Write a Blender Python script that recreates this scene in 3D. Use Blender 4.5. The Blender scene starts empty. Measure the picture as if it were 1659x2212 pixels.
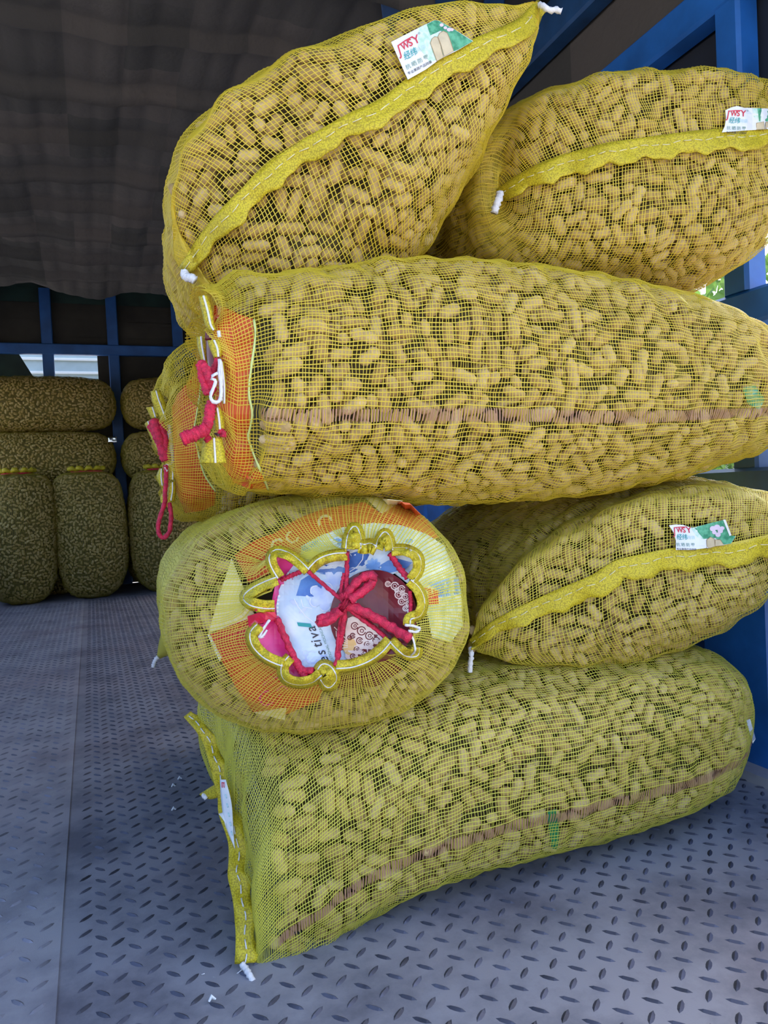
import bpy, bmesh, math, random
import numpy as np
from mathutils import Matrix, Vector, noise as mnoise
from mathutils.bvhtree import BVHTree
from math import radians, sin, cos, pi, sqrt, atan2

random.seed(7); RNG = np.random.default_rng(11)
SC = bpy.context.scene
COL = SC.collection

# ------------------------------------------------------------------ camera
FPX, CX, CY, EYE = 1620.0, 829.5, 1106.0, 0.65
def _basis(yaw=21.3, pitch=1.65, roll=2.8):
    y, p, r = map(radians, (yaw, pitch, roll))
    f = np.array([sin(y)*cos(p), cos(y)*cos(p), -sin(p)])
    r0 = np.array([cos(y), -sin(y), 0.0]); u0 = np.cross(r0, f)
    return cos(r)*r0 - sin(r)*u0, cos(r)*u0 + sin(r)*r0, f
CR, CU, CF = _basis()
CO = np.array([0.0, 0.0, EYE])
cam = bpy.data.cameras.new('camera'); cam.sensor_fit = 'HORIZONTAL'
cam.sensor_width = 36.0; cam.lens = 36.0*FPX/1659.0; cam.clip_start = 0.02; cam.clip_end = 400
camo = bpy.data.objects.new('camera', cam); COL.objects.link(camo)
camo.matrix_world = Matrix([[CR[0], CU[0], -CF[0], CO[0]], [CR[1], CU[1], -CF[1], CO[1]],
                            [CR[2], CU[2], -CF[2], CO[2]], [0, 0, 0, 1]])
SC.camera = camo

# ------------------------------------------------------------------ sky, sun, exposure
W = bpy.data.worlds.new('sky'); SC.world = W; W.use_nodes = True
wn = W.node_tree.nodes; wl = W.node_tree.links
sky = wn.new('ShaderNodeTexSky'); sky.sky_type = 'NISHITA'; sky.sun_disc = False
sky.sun_elevation = radians(52); sky.sun_rotation = radians(70); sky.air_density = 1.0; sky.dust_density = 3.5; sky.ozone_density = 1.0
wl.new(sky.outputs[0], wn['Background'].inputs[0]); wn['Background'].inputs[1].default_value = 0.32
sl = bpy.data.lights.new('sun', 'SUN'); sl.energy = 3.2; sl.angle = radians(0.6); sl.color = (1.0, 0.95, 0.86)
so = bpy.data.objects.new('sun', sl); COL.objects.link(so); so.location = (12, 14, 30)
so.rotation_euler = Vector((-0.42, -0.46, -0.85)).to_track_quat('-Z', 'Y').to_euler()
SC.view_settings.view_transform = 'Standard'; SC.view_settings.look = 'None'
SC.view_settings.exposure = 1.05; SC.view_settings.gamma = 1.0; SC.view_settings.use_curve_mapping = False
SC.cycles.use_denoising = True
SC.cycles.max_bounces = 10; SC.cycles.diffuse_bounces = 6; SC.cycles.transparent_max_bounces = 8
SC.cycles.caustics_reflective = False; SC.cycles.caustics_refractive = False

# ------------------------------------------------------------------ geometry helpers
def ray(px, py): return CF + CR*((px-CX)/FPX) - CU*((py-CY)/FPX)
def P(px, py, d): return CO + ray(px, py)*d                     # the point of the place seen at a pixel, d metres deep
def onY(px, py, y): r = ray(px, py); return CO + r*(y/r[1])
def onX(px, py, x): r = ray(px, py); return CO + r*(x/r[0])
def onZ(px, py, z): r = ray(px, py); return CO + r*((z-EYE)/r[2])
def proj(p):
    v = np.asarray(p) - CO; d = v @ CF
    return CX + FPX*(v @ CR)/d, CY - FPX*(v @ CU)/d, d
def V(*a): return np.array(a, dtype=float)
def unit(v): return v/np.linalg.norm(v)

def tag(o, label=None, cat=None, group=None, kind=None):
    if label: o['label'] = label
    if cat: o['category'] = cat
    if group: o['group'] = group
    if kind: o['kind'] = kind
    return o
def empty(name, loc=(0, 0, 0), parent=None):
    o = bpy.data.objects.new(name, None); COL.objects.link(o); o.location = loc; o.empty_display_size = .1
    if parent: o.parent = parent
    return o
def link(name, me, parent=None, loc=None):
    o = bpy.data.objects.new(name, me); COL.objects.link(o)
    if parent:
        o.parent = parent
        w = V(0, 0, 0); p = parent
        while p: w += V(*p.location); p = p.parent
        o.location = -w                                          # vertices are in world space, the parent only moved
    if loc is not None: o.location = loc
    return o
def mesh_np(name, verts, faces, mat=None, smooth=True, mats=None, midx=None):
    verts = np.asarray(verts, dtype=np.float32); faces = np.asarray(faces, dtype=np.int32)
    me = bpy.data.meshes.new(name); k = faces.shape[1]; n = len(faces)
    me.vertices.add(len(verts)); me.vertices.foreach_set('co', verts.ravel())
    me.loops.add(n*k); me.loops.foreach_set('vertex_index', faces.ravel())
    me.polygons.add(n); me.polygons.foreach_set('loop_start', np.arange(n, dtype=np.int32)*k)
    me.polygons.foreach_set('use_smooth', np.full(n, smooth))
    for m in (mats or [mat]): me.materials.append(m)
    if midx is not None: me.polygons.foreach_set('material_index', np.asarray(midx, dtype=np.int32))
    me.update(calc_edges=True); return me
class MB:
    "collects boxes, bars, tubes and strips; build() links them as one mesh object"
    def __init__(s): s.v = []; s.f = []
    def add(s, vs, fs):
        k = len(s.v); s.v += [tuple(map(float, v)) for v in vs]; s.f += [tuple(i+k for i in f) for f in fs]
    def box(s, lo, hi):
        x0, y0, z0 = lo; x1, y1, z1 = hi
        s.add([(x0,y0,z0),(x1,y0,z0),(x1,y1,z0),(x0,y1,z0),(x0,y0,z1),(x1,y0,z1),(x1,y1,z1),(x0,y1,z1)],
              [(0,3,2,1),(4,5,6,7),(0,1,5,4),(1,2,6,5),(2,3,7,6),(3,0,4,7)])
    def bar(s, a, b, wdir, w, h, bev=.12):
        "rectangular hollow-section bar from a to b with chamfered edges"
        a = np.asarray(a, float); b = np.asarray(b, float); t = unit(b-a); x = unit(np.asarray(wdir, float) - t*(np.asarray(wdir, float) @ t)); y = np.cross(t, x)
        c = min(w, h)*bev; o = []
        for sx, sy in ((-1,-1),(1,-1),(1,1),(-1,1)):
            q = [(sx*(w/2-c), sy*h/2), (sx*w/2, sy*(h/2-c))]
            if sx*sy < 0: q = q[::-1]
            if sx*sy > 0: q = q
            o += q
        o = sorted(o, key=lambda p: atan2(p[1], p[0])); n = len(o)
        vs = [a + x*p[0] + y*p[1] for p in o] + [b + x*p[0] + y*p[1] for p in o]
        s.add(vs, [(i, (i+1) % n, n+(i+1) % n, n+i) for i in range(n)] + [tuple(range(n))[::-1], tuple(range(n, 2*n))])
    def tube(s, pts, r, k=7, twist=0.0, lobes=0, amp=0.0):
        pts = [np.asarray(p, float) for p in pts]; n = len(pts); vs = []
        rr = r if hasattr(r, '__len__') else [r]*n
        ref = V(.3, .2, .93)
        for i in range(n):
            t = unit(pts[min(i+1, n-1)] - pts[max(i-1, 0)] + 1e-9)
            x = np.cross(t, ref); x = unit(x if np.linalg.norm(x) > .05 else np.cross(t, V(1, 0, 0))); y = np.cross(t, x)
            for j in range(k):
                a = 2*pi*j/k; q = rr[i]*(1 + (amp*cos(lobes*a + twist*i) if lobes else 0))
                vs.append(pts[i] + x*(cos(a)*q) + y*(sin(a)*q))
        fs = [(i*k+j, i*k+(j+1) % k, (i+1)*k+(j+1) % k, (i+1)*k+j) for i in range(n-1) for j in range(k)]
        s.add(vs, fs + [tuple(range(k))[::-1], tuple(range((n-1)*k, n*k))])
    def build(s, name, mat, parent=None, smooth=False):
        me = bpy.data.meshes.new(name); me.from_pydata(s.v, [], s.f); me.materials.append(mat)
        if smooth: me.polygons.foreach_set('use_smooth', [True]*len(me.polygons))
        me.update(); return link(name, me, parent)
def spline(pts, n):
    "Catmull-Rom through points, n samples"
    p = np.asarray(pts, float); m = len(p)
    d = np.r_[0, np.cumsum(np.maximum(np.linalg.norm(np.diff(p, axis=0), axis=1), 1e-6))]; t = np.linspace(0, d[-1], n)
    tan = np.zeros_like(p)
    for i in range(m):
        a, b = max(i-1, 0), min(i+1, m-1); tan[i] = (p[b]-p[a])/max(d[b]-d[a], 1e-9)
    i = np.clip(np.searchsorted(d, t, side='right')-1, 0, m-2); h = (d[i+1]-d[i]); u = ((t-d[i])/h)[:, None]; h = h[:, None]
    return (2*u**3-3*u**2+1)*p[i] + (u**3-2*u**2+u)*h*tan[i] + (-2*u**3+3*u**2)*p[i+1] + (u**3-u**2)*h*tan[i+1]

# ------------------------------------------------------------------ materials
def new_mat(name):
    m = bpy.data.materials.new(name); m.use_nodes = True
    return m, m.node_tree.nodes, m.node_tree.links, m.node_tree.nodes['Principled BSDF']
def plain(name, col, rough=.6, metal=0, bump=0, scale=200, var=0.0, vscale=8, spec=.5):
    m, n, l, b = new_mat(name)
    b.inputs['Base Color'].default_value = (*col, 1); b.inputs['Roughness'].default_value = rough; b.inputs['Metallic'].default_value = metal
    b.inputs['Specular IOR Level'].default_value = spec
    g = n.new('ShaderNodeNewGeometry')
    if var:
        t = n.new('ShaderNodeTexNoise'); t.inputs['Scale'].default_value = vscale; t.inputs['Detail'].default_value = 5; l.new(g.outputs['Position'], t.inputs['Vector'])
        r = n.new('ShaderNodeValToRGB'); r.color_ramp.elements[0].position = .3; r.color_ramp.elements[1].position = .7
        r.color_ramp.elements[0].color = (*[c*(1-var) for c in col], 1); r.color_ramp.elements[1].color = (*[min(1, c*(1+var)) for c in col], 1)
        l.new(t.outputs['Fac'], r.inputs[0]); l.new(r.outputs[0], b.inputs['Base Color'])
    if bump:
        t = n.new('ShaderNodeTexNoise'); t.inputs['Scale'].default_value = scale; t.inputs['Detail'].default_value = 3; l.new(g.outputs['Position'], t.inputs['Vector'])
        bp = n.new('ShaderNodeBump'); bp.inputs['Strength'].default_value = bump; bp.inputs['Distance'].default_value = .002
        l.new(t.outputs['Fac'], bp.inputs['Height']); l.new(bp.outputs[0], b.inputs['Normal'])
    return m
def net_mat(name, col, trans=.3, rough=.45):
    m, n, l, b = new_mat(name); out = n['Material Output']
    b.inputs['Base Color'].default_value = (*col, 1); b.inputs['Roughness'].default_value = rough; b.inputs['Specular IOR Level'].default_value = .6
    t = n.new('ShaderNodeBsdfTranslucent'); t.inputs[0].default_value = (*col, 1)
    mx = n.new('ShaderNodeMixShader'); mx.inputs[0].default_value = trans
    l.new(b.outputs[0], mx.inputs[1]); l.new(t.outputs[0], mx.inputs[2]); l.new(mx.outputs[0], out.inputs[0])
    return m
def weave_mat(name, col, dark, scale=420, trans=.2):
    "dense knitted band: stitches of two tones"
    m, n, l, b = new_mat(name); out = n['Material Output']; g = n.new('ShaderNodeNewGeometry')
    v = n.new('ShaderNodeTexVoronoi'); v.inputs['Scale'].default_value = scale; l.new(g.outputs['Position'], v.inputs['Vector'])
    r = n.new('ShaderNodeValToRGB'); r.color_ramp.elements[0].color = (*col, 1); r.color_ramp.elements[1].color = (*dark, 1)
    r.color_ramp.elements[0].position = .35; r.color_ramp.elements[1].position = .75
    l.new(v.outputs['Distance'], r.inputs[0]); l.new(r.outputs[0], b.inputs['Base Color'])
    bp = n.new('ShaderNodeBump'); bp.invert = True; bp.inputs['Strength'].default_value = .5; bp.inputs['Distance'].default_value = .001
    l.new(v.outputs['Distance'], bp.inputs['Height']); l.new(bp.outputs[0], b.inputs['Normal'])
    b.inputs['Roughness'].default_value = .5
    t = n.new('ShaderNodeBsdfTranslucent'); l.new(r.outputs[0], t.inputs[0]); mx = n.new('ShaderNodeMixShader'); mx.inputs[0].default_value = trans
    l.new(b.outputs[0], mx.inputs[1]); l.new(t.outputs[0], mx.inputs[2]); l.new(mx.outputs[0], out.inputs[0])
    return m
def peanut_mat(name, c0, c1, c2):
    m, n, l, b = new_mat(name)
    oi = n.new('ShaderNodeObjectInfo'); at = n.new('ShaderNodeAttribute'); at.attribute_name = 'tint'
    ad = n.new('ShaderNodeMath'); ad.operation = 'ADD'; l.new(oi.outputs['Random'], ad.inputs[0]); l.new(at.outputs['Fac'], ad.inputs[1])
    fr = n.new('ShaderNodeMath'); fr.operation = 'FRACT'; l.new(ad.outputs[0], fr.inputs[0])
    r = n.new('ShaderNodeValToRGB'); e = r.color_ramp.elements; e[0].color = (*c0, 1); e[1].color = (*c2, 1); e[1].position = .95
    x = e.new(.5); x.color = (*c1, 1); l.new(fr.outputs[0], r.inputs[0])
    g = n.new('ShaderNodeNewGeometry'); t = n.new('ShaderNodeTexNoise'); t.inputs['Scale'].default_value = 90; t.inputs['Detail'].default_value = 4; l.new(g.outputs['Position'], t.inputs['Vector'])
    mxr = n.new('ShaderNodeMixRGB'); mxr.blend_type = 'MULTIPLY'; mxr.inputs[0].default_value = .55
    rr = n.new('ShaderNodeValToRGB'); rr.color_ramp.elements[0].position = .3; rr.color_ramp.elements[0].color = (.55, .5, .42, 1); rr.color_ramp.elements[1].position = .62
    l.new(t.outputs['Fac'], rr.inputs[0]); l.new(r.outputs[0], mxr.inputs[1]); l.new(rr.outputs[0], mxr.inputs[2]); l.new(mxr.outputs[0], b.inputs['Base Color'])
    v = n.new('ShaderNodeTexVoronoi'); v.inputs['Scale'].default_value = 260; l.new(g.outputs['Position'], v.inputs['Vector'])
    bp = n.new('ShaderNodeBump'); bp.inputs['Strength'].default_value = .5; bp.inputs['Distance'].default_value = .0015
    l.new(v.outputs['Distance'], bp.inputs['Height']); l.new(bp.outputs[0], b.inputs['Normal'])
    b.inputs['Roughness'].default_value = .8; b.inputs['Specular IOR Level'].default_value = .2
    return m
M = {}
M['peanut'] = peanut_mat('peanut_shell', (.48, .325, .135), (.62, .445, .21), (.72, .55, .30))
M['gap_shade'] = plain('gap_shade_brown', (.09, .066, .03), .95, bump=.6, scale=120)  # dark brown core paints shade into the gaps between the peanuts
M['net_lime'] = net_mat('net_lime_yellow', (.82, .77, .11), .35, .33)
M['net_gold'] = net_mat('net_golden_yellow', (.86, .68, .06), .35, .33)
M['net_mid'] = net_mat('net_yellow', (.83, .73, .10), .35, .33)
M['hem'] = weave_mat('hem_yellow_weave', (.80, .66, .03), (.50, .38, .02))
M['white_yarn'] = plain('white_yarn', (.78, .77, .80), .8, bump=.4, scale=500)
M['seam_pink'] = net_mat('brown_pink_seam', (.50, .27, .17), .2)
M['red_yarn'] = plain('red_yarn', (.62, .015, .065), .5, bump=.9, scale=650, var=.35, vscale=160)
M['red_gloss'] = plain('red_plastic_ribbon', (.66, .02, .06), .3, var=.25, vscale=60)
M['paper'] = plain('white_paper', (.80, .82, .86), .55)
M['card_edge'] = plain('white_plastic_edge', (.85, .85, .80), .25)
M['blue'] = plain('blue_paint', (.016, .125, .44), .42, bump=.15, scale=60, var=.28, vscale=9)
M['blue_dark'] = plain('blue_paint_dark', (.012, .06, .17), .55, var=.35, vscale=12)  # darker blue for some rails, the lower posts and the braces
M['black'] = plain('near_black', (.012, .013, .018), .6)

# ------------------------------------------------------------------ setting: truck bed
def floor_mat(name, base, dust):
    m, n, l, b = new_mat(name); g = n.new('ShaderNodeNewGeometry')
    t = n.new('ShaderNodeTexNoise'); t.inputs['Scale'].default_value = 5.5; t.inputs['Detail'].default_value = 8; t.inputs['Roughness'].default_value = .65
    l.new(g.outputs['Position'], t.inputs['Vector'])
    r = n.new('ShaderNodeValToRGB'); r.color_ramp.elements[0].position = .34; r.color_ramp.elements[0].color = (*base, 1)
    r.color_ramp.elements[1].position = .58; r.color_ramp.elements[1].color = (*dust, 1); l.new(t.outputs['Fac'], r.inputs[0])
    t2 = n.new('ShaderNodeTexNoise'); t2.inputs['Scale'].default_value = 2.2; t2.inputs['Detail'].default_value = 4; l.new(g.outputs['Position'], t2.inputs['Vector'])
    r2 = n.new('ShaderNodeValToRGB'); r2.color_ramp.elements[0].position = .45; r2.color_ramp.elements[0].color = (1, 1, 1, 1)
    r2.color_ramp.elements[1].position = .75; r2.color_ramp.elements[1].color = (1.0, .88, .86, 1); l.new(t2.outputs['Fac'], r2.inputs[0])
    mx = n.new('ShaderNodeMixRGB'); mx.blend_type = 'MULTIPLY'; mx.inputs[0].default_value = 1; l.new(r.outputs[0], mx.inputs[1]); l.new(r2.outputs[0], mx.inputs[2])
    l.new(mx.outputs[0], b.inputs['Base Color']); b.inputs['Roughness'].default_value = .62; b.inputs['Specular IOR Level'].default_value = .35
    f = n.new('ShaderNodeTexNoise'); f.inputs['Scale'].default_value = 420; f.inputs['Detail'].default_value = 2; l.new(g.outputs['Position'], f.inputs['Vector'])
    bp = n.new('ShaderNodeBump'); bp.inputs['Strength'].default_value = .25; bp.inputs['Distance'].default_value = .001; l.new(f.outputs['Fac'], bp.inputs['Height']); l.new(bp.outputs[0], b.inputs['Normal'])
    return m
M['steel_a'] = floor_mat('dusty_steel', (.125, .130, .170), (.27, .276, .328))
M['steel_b'] = floor_mat('dustier_steel', (.20, .203, .248), (.34, .343, .39))
M['tread'] = plain('worn_tread_steel', (.07, .076, .115), .5, metal=.2, var=.6, vscale=14)
M['tread_b'] = plain('dusty_tread_steel', (.17, .175, .225), .6, metal=.1, var=.6, vscale=10)

XL, XR, Y0, YF = -1.10, 1.29, 0.30, 6.42
flo = MB(); flo.box((XL, Y0, -.16), (XR+.03, YF, -.012)); floor = tag(flo.build('floor', plain('bed_steel', (.05, .055, .07), .7)), kind='structure', label='dusty blue-grey steel truck bed floor of embossed tread plates', )
def tread_plate(x0, x1, y0, y1, z, mat, tmat, pitch, ox, oy, ymax):
    b = MB(); b.box((x0, y0, -.012), (x1, y1, z)); p = b.build('floor_plate', mat, floor)
    vs = []; fs = []
    L, Wd, Hh = .0138, .0042, .0026
    out = [(-L, 0, 0), (-L*.5, -Wd*.85, 0), (0, -Wd, 0), (L*.5, -Wd*.85, 0), (L, 0, 0), (L*.5, Wd*.85, 0), (0, Wd, 0), (-L*.5, Wd*.85, 0), (-L*.5, 0, Hh), (L*.5, 0, Hh)]
    tri = [(0,1,8),(1,2,8),(2,9,8),(2,3,9),(3,4,9),(4,5,9),(5,6,9),(6,8,9),(6,7,8),(7,0,8)]
    for k, (dx, dy, ang) in enumerate(((0, 0, 40), (.5, .5, -49))):
        c, s = cos(radians(ang)), sin(radians(ang))
        x = x0 + ((ox + dx*pitch - x0) % pitch)
        while x < x1 - .012:
            y = y0 + ((oy + dy*pitch - y0) % pitch)
            while y < min(y1, ymax) - .012:
                if x > x0 + .012 and y > y0 + .012:
                    q = len(vs); jx = random.uniform(-.001, .001)
                    vs += [(x+jx+a*c-b_*s, y+a*s+b_*c, z-.0001+h) for a, b_, h in out]; fs += [(i+q, j+q, m_+q) for i, j, m_ in tri]
                y += pitch
            x += pitch
    o = link('tread_pattern', mesh_np('tread_pattern', vs, fs, tmat, smooth=False), p); o['kind'] = 'stuff'
    return p
tread_plate(XL, -.078, Y0, YF, .0025, M['steel_b'], M['tread_b'], .05, -.15, 1.26, 5.5)
tread_plate(-.078, XR, Y0, YF, .0, M['steel_a'], M['tread'], .0455, .684, .81, 5.5)

# quilted cloth that covers the roof
def quilt_mat():
    m, n, l, b = new_mat('old_grey_quilt'); g = n.new('ShaderNodeNewGeometry')
    sp = n.new('ShaderNodeSeparateXYZ'); l.new(g.outputs['Position'], sp.inputs[0])
    ids = []
    for ax, sc_ in (('X', 1/.176), ('Y', 1/.365)):
        a = n.new('ShaderNodeMath'); a.operation = 'MULTIPLY'; a.inputs[1].default_value = sc_; l.new(sp.outputs[ax], a.inputs[0])
        f = n.new('ShaderNodeMath'); f.operation = 'FLOOR'; l.new(a.outputs[0], f.inputs[0]); ids.append(f)
    cb = n.new('ShaderNodeCombineXYZ'); l.new(ids[0].outputs[0], cb.inputs[0]); l.new(ids[1].outputs[0], cb.inputs[1])
    wn_ = n.new('ShaderNodeTexWhiteNoise'); l.new(cb.outputs[0], wn_.inputs['Vector'])
    r = n.new('ShaderNodeValToRGB'); e = r.color_ramp.elements; e[0].color = (.050, .048, .044, 1); e[1].color = (.092, .080, .072, 1)
    x = e.new(.5); x.color = (.068, .063, .059, 1); l.new(wn_.outputs['Value'], r.inputs[0])
    l.new(r.outputs[0], b.inputs['Base Color']); b.inputs['Roughness'].default_value = .95
    t = n.new('ShaderNodeTexNoise'); t.inputs['Scale'].default_value = 30; t.inputs['Detail'].default_value = 6; l.new(g.outputs['Position'], t.inputs['Vector'])
    bp = n.new('ShaderNodeBump'); bp.inputs['Strength'].default_value = .35; bp.inputs['Distance'].default_value = .01; l.new(t.outputs['Fac'], bp.inputs['Height']); l.new(bp.outputs[0], b.inputs['Normal'])
    return m
M['quilt'] = quilt_mat()
ZC = 2.05; YQ = 5.22
nx, ny = 170, 300
gx = np.linspace(XL, 1.27, nx); gy = np.linspace(Y0+.06, YQ, ny); GX, GY = np.meshgrid(gx, gy)
px_ = .088; py_ = .365
fx = np.abs(np.sin(pi*GX/px_)); fy = np.abs(np.sin(pi*(GY-2.334)/py_))
GZ = ZC - .009*np.minimum(fx**.6, 1)*np.minimum(fy**.35, 1) - .060*np.exp(-((np.sin(pi*(GY-2.334)/py_))/.12)**2) - .012*np.sin(GX*2.1+.6)*np.sin(GY*1.3) - .010*np.sin(GX*7+GY*3)
GY2 = GY + .015*np.sin(GX*3.3+GY) ; edge = np.clip((GY-4.9)/(YQ-4.9), 0, 1)
GZ = GZ - .006*np.sin(GX*23+2*np.sin(GY*2)) - edge**2*(.03+.035*np.sin(GX*9+1.0)); GY2 = GY2 + edge*.05*np.sin(GX*6)
idx = np.arange(nx*ny).reshape(ny, nx)
fq = np.stack([idx[:-1,:-1], idx[1:,:-1], idx[1:,1:], idx[:-1,1:]], -1).reshape(-1, 4)
ceil = tag(link('ceiling', mesh_np('ceiling', np.stack([GX, GY2, GZ], -1).reshape(-1, 3), fq, M['quilt'])), kind='structure', label='sagging dark grey quilted blanket lining the roof of the truck')
M['tarp'] = plain('dark_green_tarpaulin', (.012, .035, .028), .7, bump=.3, scale=12, var=.5, vscale=5)
rf = MB(); rf.box((XL-.09, Y0, 2.36), (XR+.09, YF+.1, 2.39)); rf.build('roof_sheet', M['tarp'], ceil)
# blue steel braces under the quilt by the right side
for px, w in ((848, .055), (962, .060), (1062, .058)):
    a = onZ(px, 46, 2.03); d_ = V(sin(radians(25.5)), cos(radians(25.5)), 0)
    b = MB(); b.bar(a - d_*.55, a + d_*.5, (cos(radians(25.5)), -sin(radians(25.5)), 0), w, .03); b.build('roof_brace', M['blue_dark'], ceil)

M['tarp_navy'] = plain('dark_navy_tarpaulin', (.012, .017, .030), .7, bump=.3, scale=12, var=.3, vscale=5)
# right side of the truck: rails, posts, panel
wr = tag(empty('wall_right', (XR, 1.2, 0)), kind='structure', label='blue steel side of the truck with rails, posts and a ribbed lower panel')
def rail(z0, z1, mat, y0=Y0, y1=YF, x0=XR-.0, th=.06, name='rail'):
    b = MB(); b.bar((x0+th/2, y0, (z0+z1)/2), (x0+th/2, y1, (z0+z1)/2), (0, 0, 1), z1-z0, th); return b.build(name, mat, wr)
rail(1.630, 1.712, M['blue'])
rail(.958, 1.030, M['blue'])
rail(1.900, 2.020, M['blue_dark'])
rail(.60, .66, M['blue_dark'])
for yc, w in ((1.21, .066), (2.62, .07), (4.1, .07), (5.6, .07), (.42, .07)):
    b = MB(); b.bar((XR+.03, yc, 1.030), (XR+.03, yc, 1.630), (0, 1, 0), w, .06); b.build('post', M['blue'], wr)
    b = MB(); b.bar((XR+.035, yc, .66), (XR+.035, yc, .958), (0, 1, 0), w, .05); b.build('post', M['blue_dark'], wr)
# cloth behind the upper rails
b = MB(); b.box((XR+.065, Y0+.3, 1.66), (XR+.08, YF, 2.37)); b.build('side_cloth', M['quilt'], wr)
b = MB(); b.box((XR+.065, Y0+.3, 1.21), (XR+.075, YF, 1.66)); b.build('side_tarpaulin', M['tarp_navy'], wr)
# ribbed lower panel
pts = []; y = Y0
prof = [(0, .0), (.14, .0), (.165, .03), (.245, .03), (.27, .0)]
ys = []; xs = []
while y < YF-.05:
    for dy, dx in prof:
        if y+dy < YF: ys.append(y+dy); xs.append(XR+.01+dx)
    y += .27+.03
vs = [(x_, y_, z_) for z_ in (0.0, .60) for x_, y_ in zip(xs, ys)] + [(x_+.004, y_, z_) for z_ in (0.0, .60) for x_, y_ in zip(xs, ys)]
n_ = len(xs); fs = [(i, i+1, n_+i+1, n_+i) for i in range(n_-1)] + [(2*n_+i, 3*n_+i, 3*n_+i+1, 2*n_+i+1) for i in range(n_-1)] + [(n_+i, n_+i+1, 3*n_+i+1, 3*n_+i) for i in range(n_-1)]
bb = MB(); bb.add(vs, fs); bb.build('side_panel', M['blue'], wr)
b = MB(); b.box((XR-.035, Y0, 0), (XR+.01, YF, .022)); b.build('sill', M['steel_b'], wr)
b = MB(); b.box((XR+.0, Y0+1.2, .665), (XR+.02, YF, .80)); b.build('dark_strip', M['black'], wr)  # plain black strip just above the lower panel

wl_ = tag(empty('unseen_wall_left', (XL, 1.2, 0)), kind='structure', label='unseen left side of the truck, gaps left open for light')  # out of view; gaps opened to let more daylight onto the floor
for z0, z1, mt in ((1.630, 1.712, 'blue'), (.958, 1.030, 'blue'), (1.900, 2.020, 'blue_dark'), (.60, .66, 'blue_dark')):
    b = MB(); b.bar((XL-.03, Y0, (z0+z1)/2), (XL-.03, YF, (z0+z1)/2), (0, 0, 1), z1-z0, .06); b.build('rail', M[mt], wl_)
for yc in (.42, 1.6, 3.0, 4.4, 5.8):
    b = MB(); b.bar((XL-.03, yc, .0), (XL-.03, yc, 2.0), (0, 1, 0), .07, .05); b.build('post', M['blue'], wl_)
b = MB(); b.box((XL-.03, Y0, 0), (XL-.005, YF, .60)); b.build('side_panel', M['blue'], wl_)
b = MB(); b.box((XL-.08, Y0+.3, 1.66), (XL-.065, YF, 2.37)); b.build('side_cloth', M['quilt'], wl_)
# front of the truck: bars and boards
wf = tag(empty('wall_front', (0, YF, 0)), kind='structure', label='front bulkhead of blue steel bars with dark boards and tarpaulin behind')
def barx(px, py, w):
    c = onY(px, py, YF-.03); b = MB(); b.bar((c[0], YF-.03, .0), (c[0], YF-.03, 2.34), (1, 0, 0), w, .05); b.build('bar', M['blue_dark2'], wf)
M['blue_dark2'] = plain('blue_paint_front', (.02, .10, .33), .5, var=.3, vscale=6)
for px in (101, 243, 383, -45, 530): barx(px, 720, .082)
zc_ = onY(200, 757, YF-.03)[2]
b = MB(); b.bar((XL, YF-.04, zc_), (XR, YF-.04, zc_), (0, 0, 1), .082, .05); b.build('rail', M['blue_dark2'], wf)
M['board'] = plain('dark_plank', (.035, .030, .022), .8, var=.4, vscale=4)
z_hi = onY(200, 780, YF)[2]
z = zc_ - .02; k = 0
while z < 2.32:
    b = MB(); b.box((XL, YF+.03, z), (XR, YF+.05+.006*(k % 2), z+.134)); b.build('plank', M['board'] if z < zc_+.3 else M['tarp'], wf); z += .132; k += 1
xr_ = onY(212, 800, YF)[0]; xa = onY(36, 770, YF)[0]; xb = onY(80, 825, YF)[0]
z_lo = onY(200, 862, YF)[2]
for i in range(8):
    za, zb = z_lo*i/8, z_lo*(i+1)/8
    b = MB(); b.box((XL, YF+.03, za), (XR, YF+.05+.006*(i % 2), zb+.003)); b.build('plank', M['board'], wf)
b = MB(); b.box((xr_, YF+.03, z_lo), (XR, YF+.05, zc_-.024)); b.build('plank', M['board'], wf)
b = MB(); b.add([(XL, YF+.03, z_lo-.1), (xb+.12, YF+.03, z_lo-.1), (xa, YF+.03, zc_), (XL, YF+.03, zc_), (XL, YF+.05, z_lo-.1), (xb+.12, YF+.05, z_lo-.1), (xa, YF+.05, zc_), (XL, YF+.05, zc_)],
              [(0,1,2,3),(7,6,5,4),(0,4,5,1),(1,5,6,2),(2,6,7,3),(3,7,4,0)]); b.build('tarpaulin_flap', M['tarp'], wf)

# ------------------------------------------------------------------ outside
gnd = MB(); gnd.box((-60, -60, -1.25), (60, 80, -1.15)); tag(gnd.build('ground', plain('yard_concrete', (.42, .40, .37), .9, var=.2, vscale=.8)), kind='structure', label='pale concrete yard around the truck')
M['cab'] = plain('pale_blue_cab', (.42, .52, .55), .4, var=.1)
cab = tag(empty('cab_roof', (0, YF+1.2, 1.2)), 'pale ribbed metal panel seen past the front bars', 'panel')
zt = 2.2; x0_, x1_ = onY(20, 790, YF+1.2)[0], onY(212, 790, YF+1.2)[0]
zA, zB = onY(150, 774, YF+1.2)[2], onY(150, 803, YF+1.2)[2]
b = MB(); b.box((x0_-.1, YF+1.2, zB-.22), (x1_+.25, YF+1.24, zA+.2)); b.build('panel', M['cab'], cab)
for z in (zA-.012, zB-.012, zB-.13):
    b = MB(); b.bar((x0_-.1, YF+1.19, z), (x1_+.25, YF+1.19, z), (0, 0, 1), .022, .03); b.build('rib', plain('bright_rib', (.75, .8, .82), .35), cab)
M['leaf'] = net_mat('leaf_green', (.16, .30, .06), .4, .5)
M['leaf2'] = net_mat('leaf_grey_green', (.20, .29, .20), .35, .45)
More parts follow.
